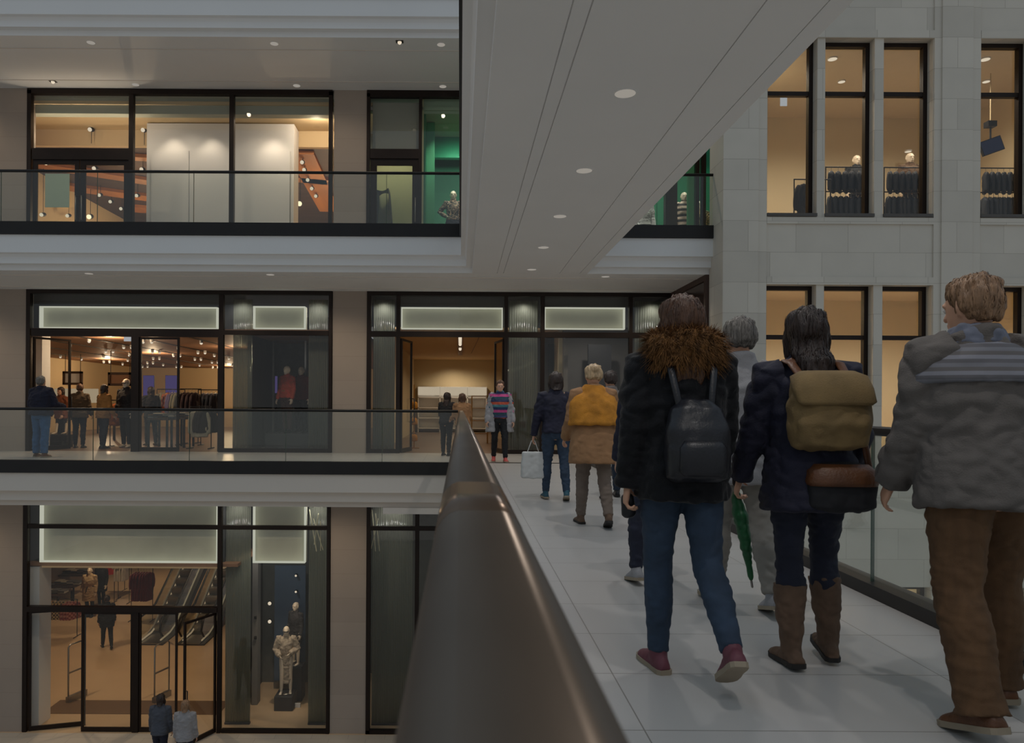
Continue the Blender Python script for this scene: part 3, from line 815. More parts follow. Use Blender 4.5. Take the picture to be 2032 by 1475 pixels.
for k, x in enumerate((-15.0, -13.4, -11.8, -10.3, -8.8, -7.3, -5.9)):
    y = 20.6+random.random()
    while y < 38:
        for dx in ((-.06,) if random.random() < .5 else (-.12, .12)):
            if LSP is None:
                loc = Vector((x+dx, y, 2.95))
                LSP = empty('ceiling_spot', loc, 'small bright spot lamp in the copper store ceiling', 'ceiling spot', GSP)
                MB().tube([loc+Vector((0, 0, .05)), loc+Vector((0, 0, -.01))], .05, 8).build('housing', M_white, LSP)
                MB().ball(loc+Vector((0, 0, -.03)), .045, 8).build('bulb', M_spot, LSP, smooth=True)
            else:
                c = copy_tree(LSP); c.location = (x+dx, y, 2.95)
        y += 1.5+random.random()*1.2
for x, y in ((-14, 22), (-9.5, 20.5), (-7, 24), (-11, 27), (-14.5, 31), (-8, 32), (-11, 36)):
    lamp('store_lamp', (x, y, 2.62), 75, WARM, 'POINT', rad=.04)
# cream side wall reads as long wall with frame, counter
for i, (px0, px1, py0, py1, d) in enumerate(((124, 162, 737, 764, 28), (214, 260, 739, 766, 26))):
    a = P(px0, py0, d); b = P(px1, py1, d)
    t = empty('wall_frame', ((a.x+b.x)/2, d, b.z), ['framed pale screen hanging on the cream store wall', 'dark framed box shelf beside the sunglasses mannequin'][i], 'frame')
    w = .08; f = MB(); f.box(a.x, b.x, d, d+.1, a.z-w, a.z); f.box(a.x, b.x, d, d+.1, b.z, b.z+w); f.box(a.x, a.x+w, d, d+.1, b.z, a.z); f.box(b.x-w, b.x, d, d+.1, b.z, a.z); f.build('frame', M_dwood, t)
    MB().box(a.x+w, b.x-w, d+.05, d+.08, b.z+w, a.z-w).build('panel', M_white if i == 0 else M_copper, t)
    for px in (px0+4, px1-4): MB().tube([(X(px, d), d+.05, a.z), (X(px, d), d+.05, 3.0)], .012, 6).build('hanger_rod', M_black, t)
for i, (px, py) in enumerate(((89, 672), (256, 673))):
    q = P(px, py, 20.3)
    t = empty('hanging_sign', q, ['white lit sign box hanging inside the left shop door', 'white lit sign box hanging beside the middle door post of the left shop'][i], 'sign')
    MB().box(q.x-.13, q.x+.13, 20.28, 20.32, q.z-.06, q.z+.06).build('panel', emit('sign_white_glow', (235, 240, 245), .42), t)
    MB().box(q.x-.01, q.x+.01, 20.295, 20.305, q.z+.06, 3.0).build('stem', M_white, t)
VIO = emit('violet_screen_glow', (150, 130, 220), .16)
for i, (px0, px1, py0, py1, d) in enumerate(((284, 306, 745, 800, 30), (328, 352, 745, 800, 30), (497, 518, 748, 785, 21.6), (518, 527, 756, 784, 22.0), (543, 551, 746, 781, 22.2))):
    a = P(px0, py0, d); b = P(px1, py1, d)
    t = empty('video_screen', ((a.x+b.x)/2, d, b.z), ['violet video wall screen deep in the store, left one', 'violet video wall screen deep in the store, right one', 'violet screen left of the red sweater mannequin', 'narrow violet screen next to the wider one by the sweater mannequin', 'slim violet screen just behind the red sweater mannequin'][i], 'screen')
    MB().box(a.x, b.x, d, d+.05, b.z, a.z).build('casing', M_black, t); MB().box(a.x+.01, b.x-.01, d-.01, d, b.z+.01, a.z-.01).build('display', VIO, t)
    MB().box((a.x+b.x)/2-.04, (a.x+b.x)/2+.04, d+.01, d+.04, 0, b.z).build('post', M_black, t)
lamp('window_spot', (X(590, 19.8), 19.5, 3.6), 320, WARM2, ang=55, to=(X(575, 20.3), 20.3, 1.2))
a = P(590, 835, 20.6)
t = empty('plinth', (a.x, 20.6, 0), 'low dark plinth under the red sweater mannequin', 'plinth'); MB().box(a.x-.75, a.x+.7, 20.1, 21.32, .0, .42).build('body', M_dgrey, t, bevel=.01)
t = empty('wall_frame', (X(578, 21.4), 21.4, 0), 'tall dark glass case frame behind the red sweater mannequin', 'frame')
f = MB(); xa, xb = X(541, 21.4), X(608, 21.4); zt_ = Z(673, 21.4, 570)
f.box(xa, xa+.05, 21.35, 21.45, 0, zt_); f.box(xb-.05, xb, 21.35, 21.45, 0, zt_); f.box(xa, xb, 21.35, 21.45, zt_-.05, zt_); f.build('frame', M_steel, t)

# middle right shop behind the open doorway
room('middle_right', -2.05, 2.6, DS+1.2, 33.5, 0, 3.2, M_cream2, mat('sand_ceiling', (214, 180, 132), .8, var=.02))
S(MB().box(2.7, 2.8, DS+.9, 25, 0, LV-1.2), 'wall_display_side', M_grey)
S(MB().box(2.8, 6.4, 21.6, 21.7, 0, LV-1.2), 'wall_display_back', M_grey)
S(MB().box(X(1007), 2.7, 21.0, 21.1, 0, LV-1.2), 'wall_display_front', mat('smoky_divider', (70, 66, 60)))
S(MB().box(-3.2, 6.4, DS+.45, DS+.6, 3.2, 4.0), 'trim_75', M_dgrey)
for y in (20.5, 24, 28, 32): lamp('doorway_lamp', (0.1, y, 3.12), 82, (1, .8, .56), ang=160, rad=.05, to=(.1, y, 0))
t = empty('lamp_channel', (0.02, 24, 3.2), 'recessed ceiling channel with a row of spots above the cream doorway', 'ceiling light')
MB().box(-.09, .07, 20.5, 30, 3.17, 3.21).build('channel', M_copper, t)
for y in (20.7, 21.9, 22.2, 22.5, 22.8, 23.1, 23.4, 24.0, 24.3, 26.0, 26.4):
    MB().ball((-.01, y, 3.15), .05, 8).build('bulb', M_spot, t, smooth=True)
MB().tube([(.55, 22, 3.19), (.42, 29, 3.19)], .012, 6).build('ceiling_track', M_copper, label='thin ceiling track right of the lamp row', cat='track')
t = empty('wall_shelf', (0, 33.2, 0), 'bright white back-lit wall shelving at the end of the cream shop', 'shelving')
xa, xb = X(829, 33), X(966, 33)
MB().box(xa, xb, 33.35, 33.45, .05, 2.0).build('back_panel', M_white, t)
MB().box(xa, xb, 33.0, 33.06, 1.62, 1.98).build('light_fascia', emit('shelf_light', (255, 236, 205), .42), t)
for z in (.15, .6, 1.05, 1.5): MB().box(xa, xb, 33.0, 33.4, z, z+.04).build('shelf', M_white, t)
for x in (xa, -.9, .3, xb-.04): MB().box(x, x+.04, 33.0, 33.4, .0, 2.0).build('upright', M_white, t)
lamp('shelf_wash', (-.4, 32.4, 2.9), 22, WARM2, ang=120, to=(-.4, 33.4, 1.0))
# panels seen through the grey display windows right of the doorway
for i, (px0, px1, m) in enumerate(((1088, 1098, M_black), (1166, 1212, M_dgrey))):
    MB().box(X(px0, 20.9), X(px1, 20.9), 20.85, 20.95, 0, 2.9).build('display_board', m, label=['narrow black display panel behind the window right of the doorway', 'charcoal display panel behind the window right of the doorway'][i], cat='panel')
lamp('display_lamp', (3.6, 19.8, 3.6), 40, NEUT, ang=140, to=(3.6, 20.6, 0))
lamp('display_lamp', (1.6, 19.9, 3.6), 16, NEUT, ang=140, to=(1.6, 20.4, 0))
lamp('display_lamp', (-1.9, 19.6, 3.6), 16, NEUT, ang=140, to=(-1.85, 20.4, 0))
lamp('display_lamp', (-4.9, 19.6, 3.7), 34, WARM2, ang=150, to=(-4.9, 20.4, 0))
# curved pale lamp behind the fluted screen
q = P(1035, 728, 20.0)
t = empty('pendant_lamp', q, 'curved pale pendant lamp glowing behind the screen right of the doorway', 'lamp')
MB().tube([P(1010, 735, 20), P(1030, 731, 20), P(1045, 725, 20), P(1060, 717, 20)], .03, 8).build('tube', emit('pendant_glow', (240, 232, 200), .30), t, smooth=True)
MB().tube([P(1035, 731, 20), P(1035, 660, 20)+Vector((0, 0, 1.2))], .006, 6).build('cable', M_black, t)
for i, (px, py) in enumerate(((762, 708), (1037, 705))):
    q = P(px, py, 20.4)
    t = empty('pendant_lamp', q, ['dome pendant lamp behind the screen left of the doorway', 'dome pendant lamp behind the screen right of the doorway'][i], 'lamp')
    MB().lathe(q, [(.17, 0), (.165, .04), (.12, .10), (.03, .13)], 20).build('shade', mat('ivory_shade', (190, 180, 140), .5), t, smooth=True)
    MB().tube([q+Vector((0, 0, .13)), Vector((q.x, q.y, 3.3))], .006, 6).build('cable', M_black, t)

# ground floor store
room('ground_left', -17, X(437)+.3, DS+.2, 44, GZ, -2.9, mat('store_dark_wall', (110, 90, 76), .7), M_copper, right=False)
S(MB().box(X(437)+.1, X(437)+.2, DS+1.0, 30, GZ, -1), 'wall_ground_divider', mat('smoky_divider', (70, 66, 60)))
S(MB().box(-20, X(437), DS+.42, DS+.6, -2.93, -.98), 'trim_76', M_dgrey)
MB().box(X(85, DS+.3, 1125), X(447, DS+.3, 1125), DS+.25, DS+.42, Z(1127, DS+.3, 260), Z(1119, DS+.3, 260)).build('light_lintel', emit('lintel_glow', (230, 190, 140), .2), label='thin warm lit strip under the ground-floor sign box', cat='light strip')
MB().box(X(58, 19.2, 1300), X(84, 19.2, 1300), DS+.25, DS+.8, GZ, -2.93).build('column', M_white, label='white square column inside the ground-floor entrance', cat='column')
for x, y, p in ((-10.8, 20.6, 110), (-7.5, 20.4, 100), (-12.5, 24, 130), (-8, 25, 120), (-13.5, 28.5, 140), (-9.5, 30, 120), (-14, 34, 150), (-10, 36, 140)):
    lamp('ground_lamp', (x, y, -3.0), p, WARM, ang=130, rad=.05, to=(x, y, GZ))
S(MB().box(X(437)+.2, -2.7, 22.2, 22.3, GZ, -1), 'wall_ground_window', mat('dark_window_back', (72, 74, 70)))
xa, xb = X(545, 21.6, 1300), X(606, 21.6, 1300)
S(MB().box(xa, xb, 21.55, 21.62, Z(1350, 21.6, 570), Z(1122, 21.6, 570)), 'wall_blue_panel', mat('slate_blue_panel', (78, 96, 118), .6, var=.05))
MB().box(X(502, 20.6, 1300), X(513, 20.6, 1300), 20.5, 20.8, GZ, -2.9).build('column', M_grey, label='slim grey post with two black boxes left of the ground-floor mannequins', cat='column')
for py in (1226, 1266):
    q = P(507, py, 20.47); MB().box(q.x-.03, q.x+.03, 20.44, 20.5, q.z-.035, q.z+.035).build('wall_socket', M_black, label='%s black box fixed on the slim grey post' % ('upper' if py < 1240 else 'lower'), cat='box')
for i, (px, py) in enumerate(((535, 1198), (535, 1234), (587, 1143), (587, 1175))):
    q = P(px, py, 21.4); t = empty('spotlight', q, ['upper bright spot left of the blue panel', 'lower bright spot left of the blue panel', 'upper small spot before the blue panel', 'lower small spot before the blue panel'][i], 'spotlight')
    MB().ball(q, .05 if i < 2 else .03, 10).build('bulb', M_spot, t, smooth=True); MB().tube([q+Vector((0, .03, 0)), q+Vector((0, .12, 0))], .04, 8).build('housing', M_black, t)
lamp('mannequin_spot', (X(560, 20), 19.6, -2.6), 110, WARM2, ang=50, to=(X(570, 20.5), 20.5, -5.2))
lamp('mannequin_fill', (X(520, 20), 19.8, -2.2), 40, NEUT, ang=150, to=(X(540, 20.5), 20.9, GZ))
lamp('dark_window_lamp', (-1.8, 20.4, -1.6), 20, NEUT, ang=150, to=(-1.8, 21, GZ))
S(MB().box(-3.0, 6.4, 23.0, 23.1, GZ, -1), 'wall_ground_right', mat('dark_window_back', (72, 74, 70)))
t = empty('plinth', (X(575, 20.6, 1420), 20.6, GZ), 'dark grey box plinth under the ground-floor mannequins', 'plinth')
MB().box(X(547, 20.3, 1420), X(583, 20.3, 1420), 20.1, 20.7, GZ, GZ+.38).build('body', M_dgrey, t, bevel=.01)
t = empty('plinth', (X(588, 20.9, 1420), 20.95, GZ), 'tall charcoal box plinth behind the floral dress mannequin', 'plinth')
MB().box(X(580, 20.9, 1400), X(601, 20.9, 1400), 20.75, 21.2, GZ, GZ+.95).build('body', M_dgrey, t, bevel=.01)
q = P(591, 1413, 20.4); MB().box(q.x-.07, q.x+.07, 20.35, 20.4, GZ, GZ+.11).build('price_card', M_white, label='small white card at the foot of the tall charcoal plinth', cat='card')

# ------------------------------------------------------------------ escalators in the ground floor store
def escalator(x, y, z, label, w=.62, run=9.0):
    t = empty('escalator', (x, y, z), label, 'escalator', None)
    k = math.tan(R(30)); L = run
    def path(h): return [(y-.9, z+h), (y, z+h), (y+.5, z+h+.12), (y+L, z+h+(L-.25)*k)]
    tr = MB(); lo = [(y-.9, z), (y+.6, z), (y+L, z+(L-1.2)*k)]
    hi = [(b, c) for b, c in path(.05)][::-1]
    tr.prism(lo+hi, x-w/2-.16, x+w/2+.16, 'x'); tr.build('truss', M_dgrey, t)
    st = MB()
    for i in range(int(L/.4)):
        yy = y+.3+i*.4; st.box(x-w/2, x+w/2, yy, yy+.4, z+.05+(i)*.4*k, z+.10+(i+1)*.4*k)
    st.build('steps', M_steel, t)
    for s in (-1, 1):
        xs = x+s*(w/2+.07)
        g = MB(); pr = [(y-.7, z+.06), (y+.1, z+.06), (y+L, z+(L-.3)*k+.05), (y+L, z+(L-.3)*k+.9), (y+.1, z+.85), (y-.6, z+.85), (y-.85, z+.5)]
        g.prism(pr, xs-.008, xs+.008, 'x'); g.build('glass_balustrade', M_green_glass, t)
        MB().tube([(xs, b, c) for b, c in ((y-.7, z+.25), (y-.95, z+.5), (y-.75, z+.88), (y+.1, z+.92), (y+.6, z+1.02), (y+L, z+(L-.3)*k+.95))], (.04, .03), 8).build('handrail', M_black, t, smooth=True)
        MB().tube([(xs-s*.06, b, c) for b, c in ((y-.7, z+.12), (y+.1, z+.14), (y+.6, z+.26), (y+L, z+(L-.3)*k+.2))], .03, 6).build('skirt_light', emit('skirt_glow', (255, 225, 180), .25), t, smooth=True)
    MB().box(x-w/2, x+w/2, y-.9, y+.3, z+.05, z+.07).build('landing_plate', M_steel, t)
    return t


escalator(-10.45, 26.4, GZ, 'left one of two escalators rising inside the ground-floor store')
escalator(-9.05, 26.4, GZ, 'right one of two escalators rising inside the ground-floor store')

MB().box(X(86, 19.9, 1400), X(436, 19.9, 1400), 19.85, 20.75, GZ+.001, GZ+.012).build('door_mat', mat('brown_mat', (112, 86, 64), .9, var=.08, scale=20), label='brown floor mat inside the ground-floor entrance', cat='mat')
def tubes(pairs, d, label):  # pale tubes with cables, modelled in place of reflections in the glass
    q = [(P(a, b, d), P(c, e_, d)) for a, b, c, e_ in pairs]
    t = empty('reflection_tubes', q[0][0], label, 'reflection tubes')
    for i, (a, b) in enumerate(q):
        MB().tube([a, b+Vector((0, .05*i, 0))], .012, 8).build('tube', mat('ivory_reflection', (216, 210, 180), .4), t, smooth=True)
        MB().tube([a, Vector((a.x, a.y, -.98))], .004, 5).build('cable', M_steel, t)


tubes([(614, 1012, 628, 1094), (622, 1030, 640, 1092), (632, 1020, 622, 1082), (636, 1035, 634, 1095)], DS+.2, 'crossed pale tubes imitating a reflection in the window right of the narrow sign box')
tubes([(738, 1012, 745, 1094), (750, 1030, 736, 1090), (745, 1020, 752, 1095)], DS+.25, 'crossed pale tubes imitating a reflection in the ground-floor window beside the handrail')
# security gates at the entrance
def gate(px, py, label, rot):
    d = (EYE-GZ)*F/(py-CY); q = P(px, py, d)
    t = empty('security_gate', (q.x, q.y, GZ), label, 'security gate', rz=rot)
    o = Vector((q.x, q.y, GZ))
    MB().tube([o+Vector((-.28, 0, .05)), o+Vector((-.28, 0, 1.5)), o+Vector((-.22, 0, 1.56)), o+Vector((.22, 0, 1.56)), o+Vector((.28, 0, 1.5)), o+Vector((.28, 0, .05))], .022, 8).build('frame', M_steel, t, smooth=True)
    for z in (.78,): MB().box(o.x-.27, o.x+.27, o.y-.015, o.y+.015, GZ+z, GZ+z+.04).build('crossbar', M_steel, t)
    MB().box(o.x-.32, o.x+.32, o.y-.05, o.y+.05, GZ, GZ+.16).build('foot', M_steel, t)


gate(152, 1392, 'security gate just inside the left ground-floor door leaf', R(70))
gate(321, 1392, 'security gate inside the middle ground-floor door', R(70))

# ------------------------------------------------------------------ gallery and bridge downlights
for k, py in enumerate((183, 337, 428, 490, 534)):
    h = LV-.975-EYE; d = h*F/(CY-py); x = 1.46
    spot_disc((x, d, LV-.975), .108, 'downlight', 'round downlight in the bridge soffit, %s' % ('nearest of five', 'second of five from the near end', 'third of five from the near end', 'fourth of five from the near end', 'farthest of five by the gallery')[k], 'downlight', 'downlights in a row along the bridge soffit')
    lamp('soffit_lamp', (x, d, LV-1.0), 72, (1, .97, .94), ang=150, to=(x, d, 0))
for d in (4.5, 2.25, 0): lamp('soffit_lamp', (1.46, d, LV-1.0), 52, (1, .97, .94), ang=150, to=(1.46, d, 0))
for lev in (2, 1):
    h = lev*LV-.975-EYE
    for pxs, dd in (((176, 540, 871, -190), 16.35), ((265, 585, 875, -60), 18.5)):
        if lev == 1: pxs, dd = ((175, 535, -190, 1200), 16.4) if dd < 17 else ((190, 560, 905, 1180), 18.45)
        for px in pxs:
            x = (px-CX)*dd/F
            if lev == 1 and dd > 18: continue
            nm = {176: 'left', 540: 'middle', 871: 'right', 265: 'left', 585: 'middle', 875: 'right', 175: 'left', 535: 'right', 1200: 'far right'}.get(px, 'outer left')
            spot_disc((x, dd, lev*LV-.975), .10, 'downlight', 'downlight in the %s ceiling, %s one of the %s row' % ('top gallery' if lev == 2 else 'bridge-storey gallery', nm, 'front' if dd < 17 else 'shopfront'), 'downlight', None)
    for px in (-150, 150, 420, 640, 870, 1120, 1290):
        x = (px-CX)*17.4/F; lamp('gallery_lamp', (x, 17.3, lev*LV-1.01), 44 if lev == 2 else 60, WARM2, ang=150, to=(x, 17.3, 0))
for i, (px, py) in enumerate(((105, 166), (793, 83))):
    d = (2*LV-.975-EYE)*F/(CY-py); q = P(px, py, d)
    t = empty('gimbal_spot', (q.x, d, 2*LV-.975), 'small square gimbal spot in the top gallery ceiling, %s' % ('near the left end' if i == 0 else 'near the bridge above'), 'ceiling spot')
    o = Vector((q.x, d, 2*LV-.975)); MB().box(o.x-.08, o.x+.08, d-.06, d+.06, o.z-.012, o.z+.02).build('bezel', M_black, t); MB().ball(o+Vector((0, 0, -.02)), .045, 10).build('lamp_face', M_spot, t, smooth=True)
for px in (-150, 150, 420, 640, 870, 1120, 1290):
    x = (px-CX)*17.4/F; lamp('lower_gallery_lamp', (x, 17.3, -1.0), 55, WARM2, ang=150, to=(x, 17.3, GZ))
# warm wall washers on the left pier
for z in (LV-1.1, 2*LV-1.1, -1.1):
    lamp('pier_wash', (X(-25), DS-.3, z), 7, (1, .72, .36), ang=60, blend=1, to=(X(-25), DS-.05, z-2))

# ------------------------------------------------------------------ people and mannequins
def remesh(mb, vox, smooth=3, fold=0.0, ffreq=9.0, seed=0, zr=None, stretch=(1, 1, 1), mesh_mat=None):
    """union of overlapping closed lofts as one continuous skin, with soft cloth folds"""
    me = mb.mesh('tmp'); ob = bpy.data.objects.new('tmp', me); COL.objects.link(ob)
    r_ = ob.modifiers.new('r', 'REMESH'); r_.mode = 'VOXEL'; r_.voxel_size = vox; r_.use_smooth_shade = True
    if smooth:
        sm = ob.modifiers.new('s', 'SMOOTH'); sm.factor = .5; sm.iterations = smooth
    dg = bpy.context.evaluated_depsgraph_get()
    out = bpy.data.meshes.new_from_object(ob.evaluated_get(dg))
    bpy.data.objects.remove(ob); bpy.data.meshes.remove(me)
    if fold:
        ns = [v.normal.copy() for v in out.vertices]
        for v, nn in zip(out.vertices, ns):
            q = Vector((v.co.x*stretch[0], v.co.y*stretch[1], v.co.z*stretch[2]))*ffreq+Vector((seed*7.3, seed*3.1, 0))
            a = noise.noise(q)+.5*noise.noise(q*2.1)
            k_ = 1 if zr is None else max(.15, 1-abs(v.co.z-zr[0])/zr[1])
            v.co += nn*(abs(a)*2-.5)*fold*k_
    for p in out.polygons: p.use_smooth = True
    return out


def part_mesh(me, name, m, parent, label=None):
    me.name = name; me.materials.clear(); me.materials.append(m)
    o = bpy.data.objects.new(name, me); COL.objects.link(o); o.parent = parent; ORG[o.name] = ORG.get(parent.name, Vector())
    if label: o['label'] = label
    return o


def ring(c, ax, ay, a, b, n=20, p=2.2):
    out = []
    for i in range(n):
        w = 2*PI*i/n; cc, ss = math.cos(w), math.sin(w)
        out.append(c+ax*(a*abs(cc)**(2/p)*(1 if cc >= 0 else -1))+ay*(b*abs(ss)**(2/p)*(1 if ss >= 0 else -1)))
    return out


class Body:
    """joints of a posed figure of height 1.70 x k, facing +y, standing at the origin"""
    def __init__(s, pose):
        g = pose.get; s.p = pose
        s.lean = R(g('lean', 3)); s.Rt = Matrix.Rotation(-s.lean, 3, 'X'); s.tw = Matrix.Rotation(R(g('twist', 0)), 3, 'Z')
        s.pel = Vector((0, 0, .93)); s.leg = {}; s.arm = {}
        for sd, x in (('l', -1), ('r', 1)):
            hip = s.pel+Vector((x*.088, 0, -.04)); f, kf, ab = R(g(sd+'h', 0)), R(g(sd+'k', 4)), R(g(sd+'ab', 2))
            d1 = Vector((x*math.sin(ab), math.sin(f)*math.cos(ab), -math.cos(f)*math.cos(ab)))
            kn = hip+d1*.415; f2 = f-kf
            d2 = Vector((x*math.sin(ab)*.6, math.sin(f2), -math.cos(f2))).normalized()
            an = kn+d2*.395; fp = R(g(sd+'p', 0)); yaw = R(g(sd+'y', 6)*x)
            fw = Vector((math.sin(yaw)*math.cos(fp), math.cos(yaw)*math.cos(fp), -math.sin(fp))); up = Vector((math.sin(yaw)*math.sin(fp), math.cos(yaw)*math.sin(fp), math.cos(fp)))
            s.leg[sd] = [hip, kn, an, fw, up]
        lo = min(min((L[2]-L[4]*.085+L[3]*t).z for t in (-.07, .17)) for L in s.leg.values())
        dz = Vector((0, 0, -lo)); s.pel += dz
        for L in s.leg.values():
            for i in range(3): L[i] = L[i]+dz
        for sd, x in (('l', -1), ('r', 1)):
            sh = s.T(x*.172, -.01, 1.385); a, ek, ab = R(g(sd+'a', 0)), R(g(sd+'e', 15)), R(g(sd+'b', 8)); inw = R(g(sd+'i', 0))
            d1 = Vector((x*math.sin(ab), math.sin(a)*math.cos(ab), -math.cos(a)*math.cos(ab))); el = sh+d1*.29
            a2 = a+ek; d2 = Vector((x*(math.sin(ab)*.5-math.sin(inw)), math.sin(a2)*math.cos(inw), -math.cos(a2)*math.cos(inw))).normalized()
            s.arm[sd] = [sh, el, el+d2*.25, d2]
        s.hr = s.Rt @ Matrix.Rotation(R(g('yaw', 0)), 3, 'Z') @ Matrix.Rotation(-R(g('nod', -2)), 3, 'X')
        s.nk = s.T(0, -.012, 1.45)

    def T(s, x, y, z):
        return s.pel+s.Rt @ (s.tw @ Vector((x, y, z-.93)) if z > 1.1 else Vector((x, y, z-.93)))

    def Hd(s, x, y, z):                          # head space: z measured as for an upright figure
        return s.nk+s.hr @ Vector((x, y+.012, z-1.45))

    def trunk(s, mb, secs, n=22, p=2.3):
        ax, ay = Vector((1, 0, 0)), s.Rt @ Vector((0, 1, 0))
        mb.loft([ring(s.T(0, yo, z), (s.Rt @ (s.tw @ Vector((1, 0, 0)))) if z > 1.1 else ax, ay, a, b, n, p) for z, a, b, yo in secs])


def finger(mb, base, d, nrm, ln, curl, r_=.0085):
    pts = [base]; dd = d.copy(); ax = d.cross(nrm)
    for i, fr in enumerate((.42, .33, .25)):
        dd = Matrix.Rotation(curl*(.6 if i == 0 else 1), 3, ax) @ dd
        pts.append(pts[-1]+dd*ln*fr)
    mb.tube(pts, [r_*1.05, r_, r_*.92, r_*.8], 7)


def hand(mb, w, d, th, nrm, curl=.45, k=1.0):
    """w wrist, d along the hand, th thumb side, nrm the way the palm looks"""
    th = (th-d*th.dot(d)).normalized(); nrm = (nrm-d*nrm.dot(d)-th*nrm.dot(th)).normalized()
    mb.loft([ring(w+d*t, th, nrm, a, b, 12, 2.6) for t, a, b in ((-.02, .026, .020), (.01, .028, .019), (.04, .038, .016), (.075, .041, .015), (.095, .037, .012))])
    for i, (o, ln) in enumerate(((.029, .072), (.010, .080), (-.010, .075), (-.028, .058))):
        finger(mb, w+d*.088+th*o, (d+th*o*1.2).normalized(), nrm, ln, curl*(1+.12*i))
    finger(mb, w+d*.025+th*.03+nrm*.004, (d*.75+th*.75+nrm*.25).normalized(), (nrm-th*.8).normalized(), .062, curl*.5, .0095)


def skin_body(B, fem=True, hands=True, curl=.45):
    mb = MB()
    w_ = .94 if fem else 1.05
    B.trunk(mb, [(.79, .08, .075, 0), (.84, .15, .11, -.005), (.92, .168*w_, .115, -.012), (1.0, .145*w_, .10, -.006), (1.08, .135*w_, .095, 0), (1.18, .15*w_, .108, .006),
                 (1.27, .165*w_, .108, .002), (1.34, .165*w_, .092, -.006), (1.39, .13*w_, .074, -.01), (1.43, .068, .06, -.012)])
    mb.tube([B.T(0, -.014, 1.38), B.nk, B.Hd(0, .0, 1.53)], [.06, .054, .052], 14)
    hs = [(1.470, .024, .022, .052), (1.480, .042, .044, .036), (1.505, .057, .072, .012), (1.54, .066, .086, .004), (1.58, .072, .095, .0), (1.62, .074, .097, -.004), (1.655, .066, .086, -.007), (1.68, .046, .062, -.009), (1.697, .018, .026, -.01)]
    ax, ay = B.hr @ Vector((1, 0, 0)), B.hr @ Vector((0, 1, 0))
    mb.loft([ring(B.Hd(0, yo, z), ax, ay, a, b, 22, 2.1) for z, a, b, yo in hs])
    mb.tube([B.Hd(0, .088, 1.592), B.Hd(0, .104, 1.566), B.Hd(0, .110, 1.552)], [.008, .011, .014], 8)      # nose
    for x in (-1, 1):
        mb.tube([B.Hd(x*.012, .098, 1.602), B.Hd(x*.034, .091, 1.604), B.Hd(x*.05, .078, 1.598)], [.009, .009, .007], 6)  # brow
        mb.tube([B.Hd(x*.07, -.012, 1.55), B.Hd(x*.078, -.016, 1.575), B.Hd(x*.080, -.014, 1.60)], [.011, .015, .012], 8)  # ears
    mb.tube([B.Hd(-.02, .088, 1.523), B.Hd(0, .094, 1.525), B.Hd(.02, .088, 1.523)], [.006, .008, .006], 6)
    mb.tube([B.Hd(-.016, .086, 1.514), B.Hd(0, .091, 1.512), B.Hd(.016, .086, 1.514)], [.006, .008, .006], 6)
    for sd, x in (('l', -1), ('r', 1)):
        sh, el, wr, d2 = B.arm[sd]
        mb.tube([sh+Vector((-x*.03, 0, .01)), sh, sh.lerp(el, .35), el, el.lerp(wr, .3), wr], [.05, .056, .048, .04, .041, .027], 12)
        if hands: hand(mb, wr, d2, Vector((-x*.25, 1, 0)) if abs(d2.y) < .8 else Vector((-x, 0, .4)), Vector((-x, -.2, 0)) if abs(d2.y) < .8 else Vector((0, 0, -1)), curl)
        hip, kn, an, fw, up = B.leg[sd]
        mb.tube([hip+Vector((0, 0, .02)), hip.lerp(kn, .3), kn, kn.lerp(an, .3)-fw*.012, an], [.088, .080, .054, .054, .036], 14)
        mb.tube([an-up*.045-fw*.03, an-up*.05+fw*.05, an-up*.062+fw*.13], [(.034, .032), (.036, .030), (.038, .018)], 10)
    return mb


def shoe(B, sd, mat_up, mat_sole, parent, k, boot=0.0, wide=1.0):
    hip, kn, an, fw, up = B.leg[sd]; sdv = fw.cross(up).normalized(); g0 = an-up*.085
    prof = [(-.078, .022, .05), (-.065, .033, .075), (-.03, .037, .095), (.02, .038, .10), (.06, .041, .082), (.10, .045, .062), (.145, .044, .05), (.175, .034, .042), (.19, .018, .03)]
    rings = []
    for t, hw, h in prof:
        rr = []
        for i in range(16):
            w = 2*PI*i/16; c, s_ = math.cos(w), math.sin(w)
            zz = .014+(h-.014)*(s_ if s_ > 0 else 0)
            rr.append((g0+fw*t+sdv*(hw*wide*c*(1 if s_ >= 0 else .98))+up*zz)*1.0)
        rings.append(rr)
    mb = MB(); mb.loft(rings)
    if boot:
        d = (kn-an).normalized()
        mb.tube([an-up*.04, an+d*.03, an+d*boot*.55, an+d*boot], [(.044, .052), (.048, .052), (.066, .068), (.076, .078)], 16, caps=False)
    else: mb.tube([an-up*.035, an+up*.02], [(.040, .048), (.041, .046)], 14, caps=False)
    me = remesh(mb, .007, 3, .006 if boot else .002, 14, 1); me.transform(Matrix.Scale(k, 4))
    o = part_mesh(me, 'boot' if boot else 'shoe', mat_up, parent)
    sl = MB(); pr = [(-.084, .022), (-.07, .036), (-.03, .040), (.03, .039), (.09, .046), (.15, .046), (.18, .036), (.197, .016)]
    top = [g0+fw*t+sdv*hw*wide+up*.022 for t, hw in pr]+[g0+fw*t-sdv*hw*wide+up*.022 for t, hw in pr[::-1]]
    bot = [q-up*.022 for q in top]; n = len(top)
    sl.add(top+bot, [tuple(range(n)), tuple(range(2*n-1, n-1, -1))]+[(i, n+i, n+(i+1) % n, (i+1) % n) for i in range(n)])
    me = sl.mesh('sole'); me.transform(Matrix.Scale(k, 4)); part_mesh(me, 'sole', mat_sole, o)
    return o


